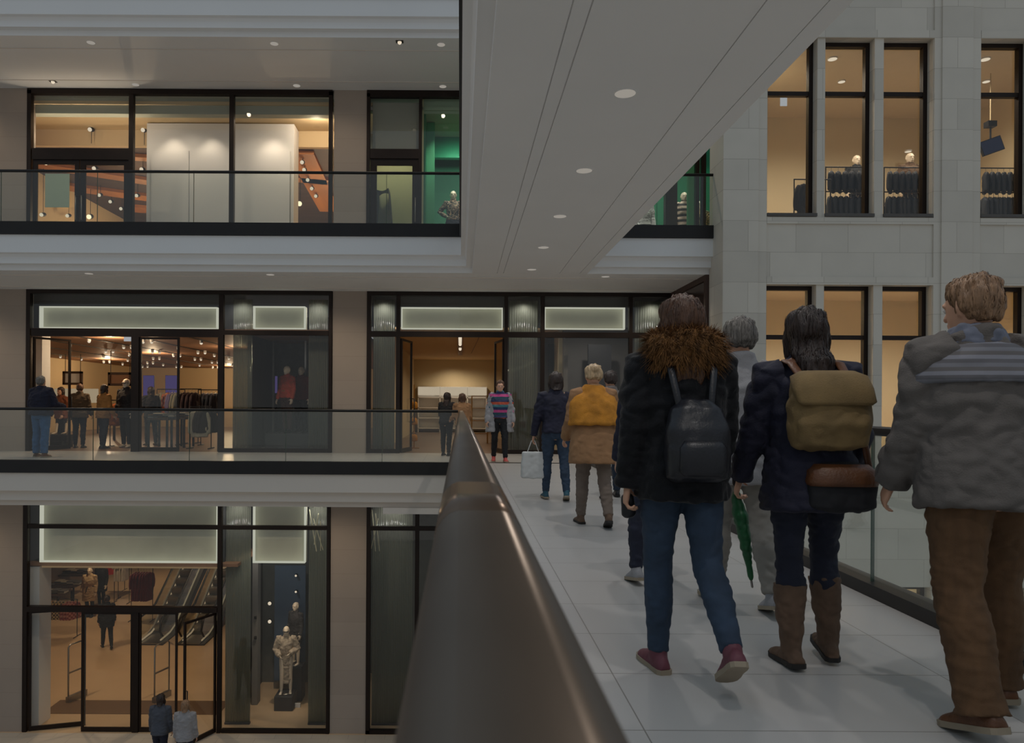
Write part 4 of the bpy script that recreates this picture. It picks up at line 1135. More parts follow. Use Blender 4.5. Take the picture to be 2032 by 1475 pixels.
def trousers(B, ease=.012, flare=.0, length=1.0, stack=0.0):
    mb = MB()
    B.trunk(mb, [(.80, .10+ease, .095+ease, -.01), (.86, .165+ease, .122+ease, -.016), (.93, .170+ease, .122+ease, -.016), (1.0, .150+ease, .108+ease, -.008), (1.03, .142+ease, .10+ease, -.004)])
    for sd, x in (('l', -1), ('r', 1)):
        hip, kn, an, fw, up = B.leg[sd]; e_ = an.lerp(kn, 1-length)
        pts = [hip+Vector((0, -.012, .03)), hip.lerp(kn, .3)+Vector((0, -.006, 0)), hip.lerp(kn, .7), kn, kn.lerp(e_, .35)-fw*.012, kn.lerp(e_, .75), e_]
        rs = [.094+ease, .086+ease, .066+ease, .058+ease, .058+ease+flare*.4, .045+ease+flare*.8, .040+ease+flare]
        if stack:
            pts += [e_-up*.03]; rs += [.052+ease+flare]
        mb.tube(pts, rs, 16, caps=False)
    return mb


def jacket(B, hem=.84, ease=.03, slv=1.0, flare=.0, fem=True, collar=.05, full_sleeve=True, hood=False):
    mb = MB(); w_ = .95 if fem else 1.08
    z0 = hem; secs = [(z0, .165*w_+ease+flare, .125+ease+flare, -.012), (z0+.012, .172*w_+ease+flare, .13+ease+flare, -.012)]
    if z0 < .95: secs.append((.96, .165*w_+ease+flare*.5, .118+ease+flare*.4, -.012))
    secs += [(1.07, .152*w_+ease, .108+ease, -.004), (1.18, .165*w_+ease, .118+ease, .004), (1.28, .178*w_+ease*.9, .118+ease*.8, 0), (1.35, .178*w_+ease*.7, .102+ease*.6, -.006), (1.395, .146*w_+ease*.5, .086+ease*.4, -.01),
             (1.43, .088+ease*.4, .072+ease*.4, -.012), (1.45+collar, .066+ease*.3, .068+ease*.3, -.012)]
    secs = [q for q in secs if q[0] >= z0]
    B.trunk(mb, secs, 26, 2.4)
    for sd, x in (('l', -1), ('r', 1)):
        sh, el, wr, d2 = B.arm[sd]; e2 = wr+d2*.015
        mb.tube([sh+Vector((-x*.05, 0, .005)), sh, sh.lerp(el, .4), el, el.lerp(wr, .4), e2], [.062*slv+ease*.4, .070*slv+ease*.35, .062*slv+ease*.3, .054*slv+ease*.3, .052*slv+ease*.25, .042*slv+ease*.25], 16, caps=False)
    return mb


def hair_mesh(B, style):
    mb = MB(); ax, ay = B.hr @ Vector((1, 0, 0)), B.hr @ Vector((0, 1, 0))
    e = .014 if style in ('short', 'cap') else .02
    hs = [(1.545, .062, .05, -.045), (1.57, .072+e, .070+e*.5, -.036), (1.60, .075+e, .083+e*.5, -.026), (1.635, .074+e, .090+e*.6, -.014), (1.665, .066+e, .085+e*.6, -.010), (1.69, .048+e, .066+e, -.010), (1.706+e*.5, .022, .03, -.012)]
    if style == 'short': hs[0] = (1.53, .058, .045, -.046)
    mb.loft([ring(B.Hd(0, yo, z), ax, ay, a, b, 24, 2.1) for z, a, b, yo in hs])
    if style in ('long', 'bob'):
        lo = 1.28 if style == 'long' else 1.46
        n = 6
        rings = []
        for i in range(n+1):
            f = i/n; z = 1.62+(lo-1.62)*f
            c = B.Hd(0, -.045-.02*f, z) if z > 1.46 else B.T(0, -.095-.02*f, z)
            rings.append(ring(c, ax, ay, (.088-.018*f) if i < n else .05, (.055-.018*f) if i < n else .022, 20, 2.2))
        mb.loft(rings)
        for x in (-1, 1): mb.tube([B.Hd(x*.074, -.01, 1.62), B.Hd(x*.082, .0, 1.56), B.Hd(x*.078, .005, 1.48)], [.022, .026, .018], 10)
    if style == 'bun':
        mb.ball(B.Hd(0, -.09, 1.66), .045, 12)
    if style == 'pony':
        mb.tube([B.Hd(0, -.09, 1.64), B.Hd(0, -.135, 1.60), B.Hd(0, -.14, 1.50), B.Hd(0, -.13, 1.40)], [.026, .032, .03, .014], 10)
    return mb


M_skin = mat('skin', (206, 158, 130), .55, var=.05, scale=12)
M_eye = mat('eye_white', (225, 220, 214), .25, var=0)
M_iris = mat('iris', (50, 36, 28), .2, var=0)


def hairmat(name, rgb): return mat(name, rgb, .42, var=.35, scale=22, stretch=(3, 3, .35), bump=.5, bscale=60)


H_brown = hairmat('brown_hair', (84, 56, 38)); H_dark = hairmat('dark_brown_hair', (46, 32, 26)); H_light = hairmat('light_brown_hair', (140, 108, 80)); H_grey = hairmat('grey_hair', (110, 104, 98)); H_blond = hairmat('ash_blond_hair', (176, 150, 116))


def strands(me, n, ln, wd, mode, seed=1, off=.003):
    """add n thin tapering ribbons to a mesh: 'hair' runs down along the surface, 'fur' stands off it"""
    rnd = random.Random(seed); me.calc_loop_triangles()
    vs = [v.co.copy() for v in me.vertices]; ns = [v.normal.copy() for v in me.vertices]
    bv = BVHTree.FromPolygons(vs, [tuple(p.vertices) for p in me.polygons])
    V, Fc = [], []
    for _ in range(n):
        i = rnd.randrange(len(vs)); p = vs[i]; nn = ns[i]; pts = []
        L = ln*(.6+.8*rnd.random()); jit = Vector((rnd.uniform(-1, 1), rnd.uniform(-1, 1), rnd.uniform(-.4, .4)))
        if mode == 'hair':
            for q in range(6):
                hit = bv.find_nearest(p)
                if hit[0] is None: break
                nn = hit[1]; pts.append((hit[0]+nn*(off*(1-.5*q/5)+.001), nn))
                d = Vector((0, 0, -1))+jit*.28; d = d-nn*d.dot(nn)
                if d.length < .05: d = Vector((jit.x, jit.y, -.3))
                p = hit[0]+d.normalized()*L/5
        else:
            d = (nn+jit*.55+Vector((0, 0, -.35))).normalized(); sd = d.cross(nn+jit*.3)
            for q in range(4): pts.append((p+d*L*q/3+Vector((0, 0, -L*.25*(q/3)**2)), sd if sd.length > .1 else Vector((1, 0, 0))))
        if len(pts) < 3: continue
        b = len(V); m = len(pts)
        for q, (c, nq) in enumerate(pts):
            t = (pts[min(q+1, m-1)][0]-pts[max(q-1, 0)][0]).normalized()
            sdv = t.cross(nq) if mode == 'hair' else nq
            sdv = sdv.normalized() if sdv.length > 1e-4 else Vector((1, 0, 0))
            w = wd*.5*(1-(q/(m-1))**1.5*.9)
            V += [c-sdv*w, c+sdv*w]
        Fc += [(b+2*q, b+2*q+1, b+2*q+3, b+2*q+2) for q in range(m-1)]
    k = len(vs)
    out = bpy.data.meshes.new('tmp'); out.from_pydata(vs+V, [], [tuple(p.vertices) for p in me.polygons]+[tuple(i+k for i in f) for f in Fc]); out.update()
    for p in out.polygons: p.use_smooth = True
    bpy.data.meshes.remove(me)
    return out


def person(name, label, cat, x, y, rz, H, pose, group=None, z=0, vox=.011, fem=True, skin=None, hair=None, top=None, bottom=None, shoes=None, boot=0, wide=1.0, eyes=True, hands=True, curl=.45, base=0):
    """one figure: an Empty on the floor, body, hair and clothes as its parts. Returns (empty, joints, scale)"""
    k = H/1.70; B = Body(pose); t = empty(name, (x, y, z), label, cat, group, rz=rz); ORG[t.name] = Vector()
    sc = Matrix.Scale(k, 4)
    bm = skin_body(B, fem, hands, curl); me = remesh(bm, vox*.8, 2); me.transform(sc); part_mesh(me, 'body', skin or M_skin, t)
    if eyes:
        for xx in (-1, 1):
            e_ = MB().ball(B.Hd(xx*.031, .082, 1.583), .0125, 10).mesh('eye'); e_.transform(sc); eo = part_mesh(e_, 'eye', M_eye, t)
            i_ = MB().ball(B.Hd(xx*.031, .0905, 1.583), .0065, 8).mesh('iris'); i_.transform(sc); part_mesh(i_, 'iris', M_iris, eo)
    if hair:
        hm, st = hair; me = remesh(hair_mesh(B, st), max(.006, vox*.7), 2, .010, 26, 3, stretch=(1, 1, .25)); me.transform(sc)
        if vox < .0115: me = strands(me, 2600 if vox < .009 else 1200, .11 if st != 'short' else .05, .0045, 'hair', 5)
        part_mesh(me, 'hair', hm, t)
    if bottom:
        m, kw = bottom; kw = dict(kw); nm = kw.pop('name', 'trousers'); fo = kw.pop('fold', .008)
        me = remesh(trousers(B, **kw), vox, 3, fo, 11, 5, stretch=(1, 1, 1.6)); me.transform(sc); part_mesh(me, nm, m, t)
    if top:
        m, kw = top; kw = dict(kw); nm = kw.pop('name', 'jacket'); fo = kw.pop('fold', .010)
        me = remesh(jacket(B, fem=fem, **kw), vox, 3, fo, 8, 2, stretch=(1, 1, 1.4)); me.transform(sc); part_mesh(me, nm, m, t)
    if shoes:
        for sd in 'lr': shoe(B, sd, shoes[0], shoes[1], t, k, boot, wide)
    return t, B, k


def add_part(t, k, mb, name, m, vox=0, smooth=2, fold=0, ff=10, label=None):
    me = remesh(mb, vox, smooth, fold, ff, 4) if vox else mb.mesh(name)
    me.transform(Matrix.Scale(k, 4))
    o = part_mesh(me, name, m, t, label)
    for p in me.polygons: p.use_smooth = True
    return o


def beside(t, k, B, mb, name, m, label, cat, vox=.012, fold=.006, ff=9, extra=()):
    """something a figure carries: its own top-level thing, placed in the figure's space"""
    me = remesh(mb, vox, 2, fold, ff, 6) if vox else mb.mesh(name)
    me.transform(Matrix.Rotation(t.rotation_euler.z, 4, 'Z') @ Matrix.Scale(k, 4)); me.transform(Matrix.Translation(t.location))
    lo = Vector((sum(v.co.x for v in me.vertices)/len(me.vertices), sum(v.co.y for v in me.vertices)/len(me.vertices), min(v.co.z for v in me.vertices)))
    e_ = empty(name, lo, label, cat)
    def put(me, nm, mm):
        me.transform(Matrix.Translation(-lo)); part_mesh(me, nm, mm, e_)
        for p in me.polygons: p.use_smooth = True
    put(me, 'bag_body' if cat == 'bag' else 'canopy', m)
    for mb2, nm, mm in extra:
        me2 = mb2.mesh(nm); me2.transform(Matrix.Rotation(t.rotation_euler.z, 4, 'Z') @ Matrix.Scale(k, 4)); me2.transform(Matrix.Translation(t.location)); put(me2, nm, mm)
    return e_


# cloth
C_black = mat('black_down_cloth', (15, 15, 19), .75, var=.2, scale=14, bump=.25, bscale=90, sheen=.1, spec=.25)
C_jeans = mat('blue_denim', (42, 58, 78), .8, var=.22, scale=10, bump=.3, bscale=400)
C_jeansb = mat('bright_blue_denim', (52, 92, 134), .8, var=.15, scale=10, bump=.3, bscale=300)
C_navy = mat('navy_cloth', (24, 24, 44), .8, var=.2, scale=10, bump=.25, bscale=120)
C_darkj = mat('dark_indigo_denim', (24, 28, 46), .8, var=.2, scale=10, bump=.3, bscale=300)
C_brown = mat('tobacco_corduroy', (94, 66, 40), .85, var=.18, scale=8, bump=.35, bscale=220, stretch=(3, 3, .5))
C_greyj = mat('taupe_grey_cloth', (96, 90, 86), .85, var=.18, scale=6, bump=.3, bscale=160)
C_stripey = pattern('grey_yoke_stripes', 'stripe', [(112, 112, 118), (92, 90, 94), (126, 126, 134), (96, 92, 92)], 16)
C_must = mat('mustard_knit', (186, 124, 40), .9, var=.25, scale=9, bump=.5, bscale=120)
C_tan = mat('camel_wool', (150, 112, 78), .9, var=.2, scale=7, bump=.3, bscale=150)
C_beige = mat('beige_canvas', (126, 103, 66), .85, var=.2, scale=8, bump=.3, bscale=150)
C_greyc = mat('pale_grey_wool', (150, 148, 150), .9, var=.12, scale=7, bump=.3, bscale=150)
C_blackp = mat('black_twill', (22, 22, 26), .8, var=.2, scale=10)
C_fur = mat('brown_fur', (118, 80, 40), .95, var=.55, scale=34, bump=1.0, bscale=140, stretch=(1, 1, .5))
L_brown = mat('brown_leather', (96, 58, 32), .45, var=.25, scale=9, bump=.25, bscale=90)
L_boot = mat('taupe_suede', (98, 76, 60), .85, var=.2, scale=12)
L_black = mat('black_leather', (26, 26, 32), .38, var=.2, scale=9, bump=.15, bscale=90)
L_plum = mat('plum_trainers', (106, 54, 66), .6, var=.15, scale=10)
M_sole = mat('pale_rubber', (150, 136, 116), .7); M_dsole = mat('dark_rubber', (34, 30, 28), .7)
C_red = mat('red_cloth', (150, 30, 34), .8); C_gsh = mat('green_nylon', (18, 84, 44), .5, var=.2, scale=10)
C_white = mat('off_white_paper', (198, 198, 196), .8, var=.04)

NEAR = .0085


def XY(px, d): return ((px-CX)*d/F, d)


# --- woman in black coat with fur-edged hood
x, y = XY(1352, 3.5)
t, B, k = person('person', 'person walking away in black coat with brown fur hood, blue jeans and plum trainers', 'person', x, y, R(2), 1.715,
                 dict(lh=5, lk=10, rh=-15, rk=30, rp=32, lp=0, la=-6, le=12, lb=10, ra=10, re=30, rb=9, lean=2, yaw=4, lab=1, rab=0), vox=NEAR, hair=(H_brown, 'long'),
                 top=(C_black, dict(hem=.78, ease=.045, slv=1.1, fold=.012, collar=.02)), bottom=(C_jeans, dict(ease=.008, fold=.005)), shoes=(L_plum, M_sole), curl=.75)
mb = MB(); ax, ay = Vector((1, 0, 0)), B.Rt @ Vector((0, 1, 0))
mb.loft([ring(B.T(0, -.055, z), ax, ay, a, b, 26, 2.2) for z, a, b in ((1.36, .10, .05), (1.39, .170, .105), (1.45, .186, .125), (1.51, .170, .115), (1.545, .12, .08))])
me = remesh(mb, .008, 2, .012, 14, 8); me.transform(Matrix.Scale(k, 4)); me = strands(me, 6500, .042, .0035, 'fur', 9); part_mesh(me, 'fur_hood', C_fur, t)
mb = MB(); mb.loft([ring(B.T(.0, yo, z), ax, ay, a, b, 24, 3) for z, a, b, yo in ((.87, .10, .03, -.20), (.89, .135, .06, -.215), (1.0, .142, .075, -.225), (1.10, .135, .07, -.22), (1.19, .11, .055, -.20), (1.23, .06, .03, -.185))])
ex = MB()
exs = [MB(), MB()]
for s in (-1, 1): exs[(s+1)//2].tube([B.T(s*.07, -.20, 1.20), B.T(s*.095, -.165, 1.36), B.T(s*.10, -.07, 1.452), B.T(s*.11, .06, 1.42)], (.017, .006), 8)
po = MB(); po.loft([ring(B.T(.0, yo, z), ax, ay, a, b, 20, 3) for z, a, b, yo in ((.90, .08, .02, -.285), (.92, .10, .03, -.285), (1.02, .10, .03, -.292), (1.05, .08, .02, -.288))])
beside(t, k, B, mb, 'backpack', L_black, 'small black leather backpack worn on the black fur-hooded coat', 'bag', .009, .005, 8, [(exs[0], 'strap', L_black), (exs[1], 'strap', L_black), (po, 'front_pocket', L_black)])
w, d2 = B.arm['l'][2], B.arm['l'][3]
mb = MB(); mb.tube([w+d2*.07+Vector((.01, .02, 0)), w+d2*.14+Vector((.03, .03, -.01))], [(.03, .02), (.035, .02)], 12)
beside(t, k, B, mb, 'purse', L_black, 'small black purse in the left hand of person in black coat', 'bag', .006, .002)

# --- woman in navy jacket with beige backpack and boots
x, y = XY(1604, 3.55)
t, B, k = person('person', 'person walking away in navy jacket with beige backpack, dark jeans and taupe boots', 'person', x, y, R(-4), 1.66,
                 dict(lh=2, lk=6, rh=16, rk=22, rp=-8, lp=4, la=10, le=14, lb=13, ra=-8, re=40, rb=10, lean=4, yaw=-10, lab=-1, rab=4), vox=NEAR, hair=(H_dark, 'long'),
                 top=(C_navy, dict(hem=.74, ease=.04, slv=1.05, fold=.012, flare=.02)), bottom=(C_darkj, dict(ease=.004, length=.62, flare=.012)), shoes=(L_boot, M_dsole), boot=.30, curl=.8)
mb = MB(); mb.loft([ring(B.T(.02, yo, z), ax, ay, a, b, 24, 3) for z, a, b, yo in ((1.02, .12, .03, -.175), (1.04, .165, .07, -.20), (1.14, .18, .095, -.215), (1.25, .175, .09, -.21), (1.34, .155, .07, -.195), (1.37, .10, .03, -.18))])
fl = MB(); fl.loft([ring(B.T(.02, yo, z), ax, ay, a, b, 24, 3) for z, a, b, yo in ((1.22, .15, .012, -.302), (1.235, .172, .022, -.298), (1.30, .175, .06, -.25), (1.36, .165, .075, -.21), (1.385, .12, .05, -.19))])
ex = MB()
exs = [MB(), MB()]
for s in (-1, 1): exs[(s+1)//2].tube([B.T(s*.10+.02, -.19, 1.34), B.T(s*.11, -.12, 1.43), B.T(s*.11, -.03, 1.455), B.T(s*.125, .09, 1.38)], (.022, .007), 8)
beside(t, k, B, mb, 'backpack', C_beige, 'wide beige canvas backpack on the navy jacket of person in boots', 'bag', .009, .010, 9, [(fl, 'flap', C_beige), (exs[0], 'strap', L_brown), (exs[1], 'strap', L_brown)])
mb = MB(); mb.loft([ring(B.T(.08, yo, z), ax, ay, a, b, 22, 3) for z, a, b, yo in ((.74, .10, .04, -.16), (.76, .15, .06, -.17), (.88, .155, .065, -.175), (.95, .13, .05, -.165), (.97, .08, .03, -.16))])
ex = MB(); ex.tube([B.T(.21, -.17, .93), B.T(.20, -.12, 1.15), B.T(.04, -.15, 1.38), B.T(-.10, -.08, 1.45), B.T(-.13, .03, 1.43)], (.016, .006), 8)
fb = MB(); fb.loft([ring(B.T(.08, yo, z), ax, ay, a, b, 22, 3) for z, a, b, yo in ((.86, .152, .07, -.178), (.88, .16, .075, -.178), (.93, .15, .07, -.174), (.96, .12, .05, -.168))])
beside(t, k, B, mb, 'shoulder_bag', C_blackp, 'black shoulder bag with brown flap low behind person in navy jacket', 'bag', .009, .006, 9, [(ex, 'strap', L_brown), (fb, 'flap', L_brown)])
w, d2 = B.arm['l'][2], B.arm['l'][3]; h0 = w+d2*.09+Vector((.0, .01, 0))
mb = MB(); mb.tube([h0+Vector((0, 0, -.02)), h0+Vector((.02, -.01, -.12)), h0+Vector((.05, -.02, -.30)), h0+Vector((.07, -.03, -.44))], [.022, .040, .026, .010], 10)
ex = MB(); ex.tube([h0+Vector((-.005, 0, .10)), h0, h0+Vector((.075, -.032, -.48))], .006, 8); hd = MB(); hd.tube([h0+Vector((-.01, 0, .14)), h0+Vector((-.004, 0, .04))], .014, 8)
beside(t, k, B, mb, 'umbrella', C_gsh, 'folded green umbrella hanging from the left hand of person in navy', 'umbrella', .007, .006, 16, [(ex, 'shaft', M_steel), (hd, 'handle', M_dsole)])

# --- man in grey jacket and brown trousers
x, y = XY(1946, 3.0)
t, B, k = person('person', 'person nearest the camera at right in taupe-grey jacket and brown trousers', 'person', x, y, R(2), 1.74,
                 dict(lh=-10, lk=14, lp=16, rh=14, rk=10, rp=0, la=8, le=22, lb=8, ra=-10, re=24, rb=12, lean=5, yaw=14, lab=7, rab=8), vox=NEAR, fem=False, hair=(H_light, 'short'),
                 top=(C_greyj, dict(hem=.80, ease=.06, slv=1.25, fold=.012, collar=.05)), bottom=(C_brown, dict(ease=.026, flare=.012, fold=.006, stack=.03)), shoes=(L_brown, M_sole), wide=1.12)
mb = MB(); B.trunk(mb, [(1.27, .178*1.08+.068, .118+.066, 0), (1.285, .178*1.08+.073, .118+.071, 0), (1.35, .178*1.08+.060, .102+.058, -.006), (1.395, .146*1.08+.050, .086+.046, -.01), (1.425, .10+.03, .075+.028, -.012)], 26, 2.4)
add_part(t, k, mb, 'shoulder_yoke', C_stripey, .01, 2, .006, 8, 'pale grey striped shoulder yoke')
mb = MB(); B.trunk(mb, [(1.42, .10, .09, -.012), (1.44, .108, .096, -.014), (1.48, .098, .09, -.014), (1.51, .08, .08, -.014)], 20)
add_part(t, k, mb, 'scarf', mat('blue_grey_scarf', (104, 108, 122), .9, var=.2, scale=12), .009, 2, .008, 14, 'blue-grey scarf')

# --- person beyond in pale grey, between the two women
x, y = XY(1470, 4.6)
t, B, k = person('person', 'person in pale grey coat partly hidden between the black coat and the navy jacket', 'person', x, y, R(0), 1.74,
                 dict(lh=10, lk=6, rh=-8, rk=14, rp=14, lean=3, la=-8, ra=8), vox=.011, fem=False, hair=(H_grey, 'short'), top=(C_greyc, dict(hem=.72, ease=.04, name='coat')), bottom=(mat('stone_trousers', (140, 134, 126), .85), dict(ease=.015)), shoes=(C_greyc, M_sole))
# --- person hidden behind the black coat, only legs show
x, y = XY(1298, 5.3)
t, B, k = person('person', 'person in navy walking just ahead of the black coat, left leg showing beside it', 'person', x, y, R(0), 1.60,
                 dict(lh=-6, lk=8, lp=10, rh=14, rk=6, lean=3, lab=6, rab=2, la=10, ra=-8), vox=.012, hair=(H_dark, 'bob'), top=(C_navy, dict(hem=.85, ease=.03)), bottom=(C_darkj, dict(ease=.008)), shoes=(C_greyc, M_sole))
# --- mustard shawl
x, y = XY(1178, 7.7)
t, B, k = person('person', 'person walking away in camel coat under a mustard shawl', 'person', x, y, R(0), 1.63,
                 dict(lh=12, lk=8, rh=-12, rk=18, rp=20, lean=3, la=-4, ra=6, lb=14, rb=14, le=50, re=50), vox=.012, hair=(H_blond, 'bun'), top=(C_tan, dict(hem=.66, ease=.065, flare=.04, name='coat', fold=.007)), bottom=(mat('taupe_leggings', (112, 98, 88), .85), dict(ease=.011)), shoes=(L_boot, M_dsole))
mb = MB(); B.trunk(mb, [(1.06, .275, .215, -.012), (1.08, .285, .225, -.014), (1.2, .278, .215, -.01), (1.3, .262, .19, -.008), (1.37, .222, .155, -.01), (1.42, .15, .118, -.012), (1.49, .095, .095, -.012)], 26, 2.2)
add_part(t, k, mb, 'shawl', C_must, .011, 2, .009, 7, 'mustard yellow shawl')
# --- dark jacket with white carrier bag
x, y = XY(1103, 9.75)
t, B, k = person('person', 'person in dark jacket and blue jeans carrying a white bag', 'person', x, y, R(0), 1.62,
                 dict(lh=8, lk=6, rh=-8, rk=14, rp=16, lean=3, lb=16, la=-2, ra=8, lab=3, rab=3), vox=.012, hair=(H_dark, 'bob'), top=(C_navy, dict(hem=.88, ease=.03)), bottom=(C_jeans, dict(ease=.008)), shoes=(mat('teal_trainers', (40, 84, 100), .6), M_sole))
w, d2 = B.arm['l'][2], B.arm['l'][3]; h0 = w+d2*.08
def carrier(h0, wd, ht, dp):
    mb = MB(); a = h0+Vector((0, 0, -.16))
    mb.loft([ring(a+Vector((0, 0, z)), Vector((1, 0, 0)), Vector((0, 1, 0)), wd*s, dp*s, 20, 5) for z, s in ((-ht, .9), (-ht+.01, 1.05), (-ht*.5, 1.02), (-.01, .92), (0, .85))])
    ex = MB(); ex.tube([a+Vector((-wd*.5, 0, -.01)), h0+Vector((-.02, 0, -.01)), h0+Vector((.02, 0, -.01)), a+Vector((wd*.5, 0, -.01))], .006, 6)
    return mb, ex
mb, ex = carrier(h0, .16, .36, .07)
beside(t, k, B, mb, 'carrier_bag', C_white, 'off-white carrier bag held at the left side of person in dark jacket', 'bag', .012, .006, 9, [(ex, 'handle', C_white)])
# --- grey coat with purple bag
x, y = XY(1212, 10.0)
t, B, k = person('person', 'person in grey coat and blue jeans walking ahead of the mustard shawl', 'person', x, y, R(0), 1.66,
                 dict(lh=-10, lk=14, lp=16, rh=10, rk=6, lean=3, rb=14), vox=.012, hair=(H_dark, 'short'), top=(mat('mid_grey_wool', (120, 112, 108), .9), dict(hem=.76, ease=.045, name='coat')), bottom=(C_jeans, dict(ease=.012)), shoes=(L_black, M_dsole), fem=False)
mb, ex = carrier(B.arm['r'][2]+B.arm['r'][3]*.08, .12, .22, .06)
beside(t, k, B, mb, 'carrier_bag', mat('purple_paper', (110, 46, 120), .7), 'small purple carrier bag beside the grey coat near the right railing', 'bag', .012, .004, 9, [(ex, 'handle', C_white)])
# --- striped sweater, walking towards us
x, y = XY(992, 16.05)
t, B, k = person('person', 'person facing us in striped sweater, open grey coat and black trousers', 'person', x, y, R(182), 1.72,
                 dict(lh=10, lk=6, rh=-8, rk=12, rp=12, lean=2, lb=14, rb=14), vox=.013, fem=False, hair=(H_brown, 'short'), top=(pattern('bright_stripes', 'stripe', [(40, 70, 84), (190, 70, 130), (40, 50, 90), (70, 120, 130), (190, 84, 60), (50, 56, 90)], 3.0), dict(hem=.92, ease=.015, name='sweater')), bottom=(C_blackp, dict(ease=.01)), shoes=(mat('coral_trainers', (190, 80, 76), .6), M_sole))
mb = MB()
for s in (-1, 1):
    mb.loft([ring(B.T(s*xx, -.045, z), Vector((1, 0, 0)), Vector((0, 1, 0)), a, b, 18, 2.5) for z, xx, a, b in ((.62, .19, .09, .15), (.64, .19, .11, .165), (.95, .165, .08, .135), (1.2, .15, .07, .125), (1.36, .13, .06, .10), (1.42, .09, .05, .08))])
    sh, el, wr, d2 = B.arm['l' if s < 0 else 'r']; mb.tube([sh, el, wr], [.075, .066, .056], 14)
mb.loft([ring(B.T(0, -.12, z), Vector((1, 0, 0)), Vector((0, 1, 0)), a, .05, 18, 2.5) for z, a in ((.62, .2), (.95, .17), (1.3, .16), (1.42, .08))])
add_part(t, k, mb, 'coat', C_greyc, .014, 2, .01, 8, 'open pale grey coat')
# --- two at the doorway behind the handrail
for i, (px, d, H, m, lab, rz) in enumerate(((886, 18.0, 1.50, C_blackp, 'short person in dark jacket turned to the doorway, left of the handrail end', -20), (918, 17.4, 1.47, C_tan, 'short person with brown hair at the doorway right behind the handrail end', 15))):
    x, y = XY(px, d)
    person('person', lab, 'person', x, y, R(rz), H, dict(lean=8, lh=6, rh=-6, nod=-12, le=60, re=50, la=10), vox=.014, hair=((H_dark, 'long'), (H_brown, 'bob'))[i], top=(m, dict(hem=.85, ease=.04)), bottom=(C_blackp, dict(ease=.012)), shoes=(L_black, M_dsole))
# --- man at the left on the gallery
x, y = XY(82, 16.7)
person('person', 'person in navy jacket and blue jeans standing behind the gallery glass at left', 'person', x, y, R(-8), 1.78,
       dict(lh=3, rh=-3, lean=1, lb=14, rb=18, le=30, re=60, la=4, ra=14, lab=3, rab=3, nod=-8), vox=.012, fem=False, hair=(H_grey, 'short'), top=(C_navy, dict(hem=.88, ease=.065, slv=1.2)), bottom=(C_jeansb, dict(ease=.022, flare=.01)), shoes=(L_brown, M_sole))
# --- customers in the left shop on the bridge storey
for px, d, H, m, hm, lab, rz, fe in ((122, 20.8, 1.62, mat('rust_cloth', (120, 66, 40), .85), H_dark, 'customer in rust top near the left inside column', 160, True), (158, 20.2, 1.70, mat('olive_brown_cloth', (78, 62, 44), .85), H_brown, 'customer in olive-brown coat behind the gallery glass', 10, False),
                                     (206, 20.0, 1.68, mat('ochre_cloth', (140, 98, 50), .85), H_dark, 'customer in ochre top left of the sunglasses mannequin', -30, True), (300, 21.5, 1.66, C_blackp, H_dark, 'dark-clothed customer before the violet video screens', 40, True)):
    x, y = XY(px, d)
    person('person', 'person: '+lab if False else lab.replace('customer', 'person'), 'person', x, y, R(rz), H, dict(lh=4, rh=-4, lean=3, le=40, re=30, lb=10, rb=12), vox=.015, fem=fe, hair=(hm, 'bob' if fe else 'short'), top=(m, dict(hem=.80, ease=.04)), bottom=(C_darkj, dict(ease=.012)), shoes=(L_black, M_dsole))
# --- ground floor: two outside the doors, one deep inside
for px, py, H, m, hm, lab, rz in ((322, 1384, 1.66, mat('slate_cloth', (74, 78, 88), .85), H_dark, 'person in slate jacket outside the ground-floor doors, left of a pair', 0), (371, 1396, 1.64, C_greyc, H_light, 'person in pale grey coat outside the ground-floor doors, right of a pair', 4)):
    d = (EYE-(GZ+H))*F/(py-CY); x, y = XY(px, d)
    person('person', lab, 'person', x, y, R(rz), H, dict(lh=8, rh=-8, rk=12, rp=14, lean=3), vox=.013, z=GZ, hair=(hm, 'bob'), top=(m, dict(hem=.82, ease=.04)), bottom=(C_darkj, dict(ease=.012)), shoes=(L_black, M_dsole))
d = (EYE-GZ)*F/(1290-CY); x, y = XY(215, d)
person('person', 'person in black coat walking inside the ground-floor store past the door head', 'person', x, y, R(30), 1.74, dict(lh=12, rh=-12, rk=16, rp=16), vox=.014, z=GZ, fem=False, hair=(H_dark, 'short'), top=(C_blackp, dict(hem=.7, ease=.04, name='coat')), bottom=(C_blackp, dict(ease=.012)), shoes=(L_black, M_dsole))

# --- mannequins
def mann(px, d, z, lab, top=None, bottom=None, rz=180, H=1.82, pose=None, shoes=None, cat='mannequin'):
    x, y = XY(px, d)
    t, B, k = person('mannequin', lab, cat, x, y, R(rz), H, pose or dict(lh=3, rh=-3, lean=0, lb=10, rb=10, le=20, re=20), vox=.013, z=z, skin=M_manne, eyes=False, top=top, bottom=bottom, shoes=shoes, curl=.3)
    mb = MB(); mb.lathe((0, 0, .003), [(.16, 0), (.16, .008), (.02, .012)], 24)
    add_part(t, 1, mb, 'base_plate', M_steel)
    return t, B, k


def shades(t, B, k):
    mb = MB()
    for s in (-1, 1): mb.tube([B.Hd(s*.012, .106, 1.585), B.Hd(s*.05, .092, 1.585)], (.018, .012), 10)
    mb.tube([B.Hd(-.02, .106, 1.59), B.Hd(.02, .106, 1.59)], .004, 6)
    for s in (-1, 1): mb.tube([B.Hd(s*.06, .085, 1.588), B.Hd(s*.084, -.01, 1.588)], .004, 6)
    add_part(t, k, mb, 'sunglasses', L_black)


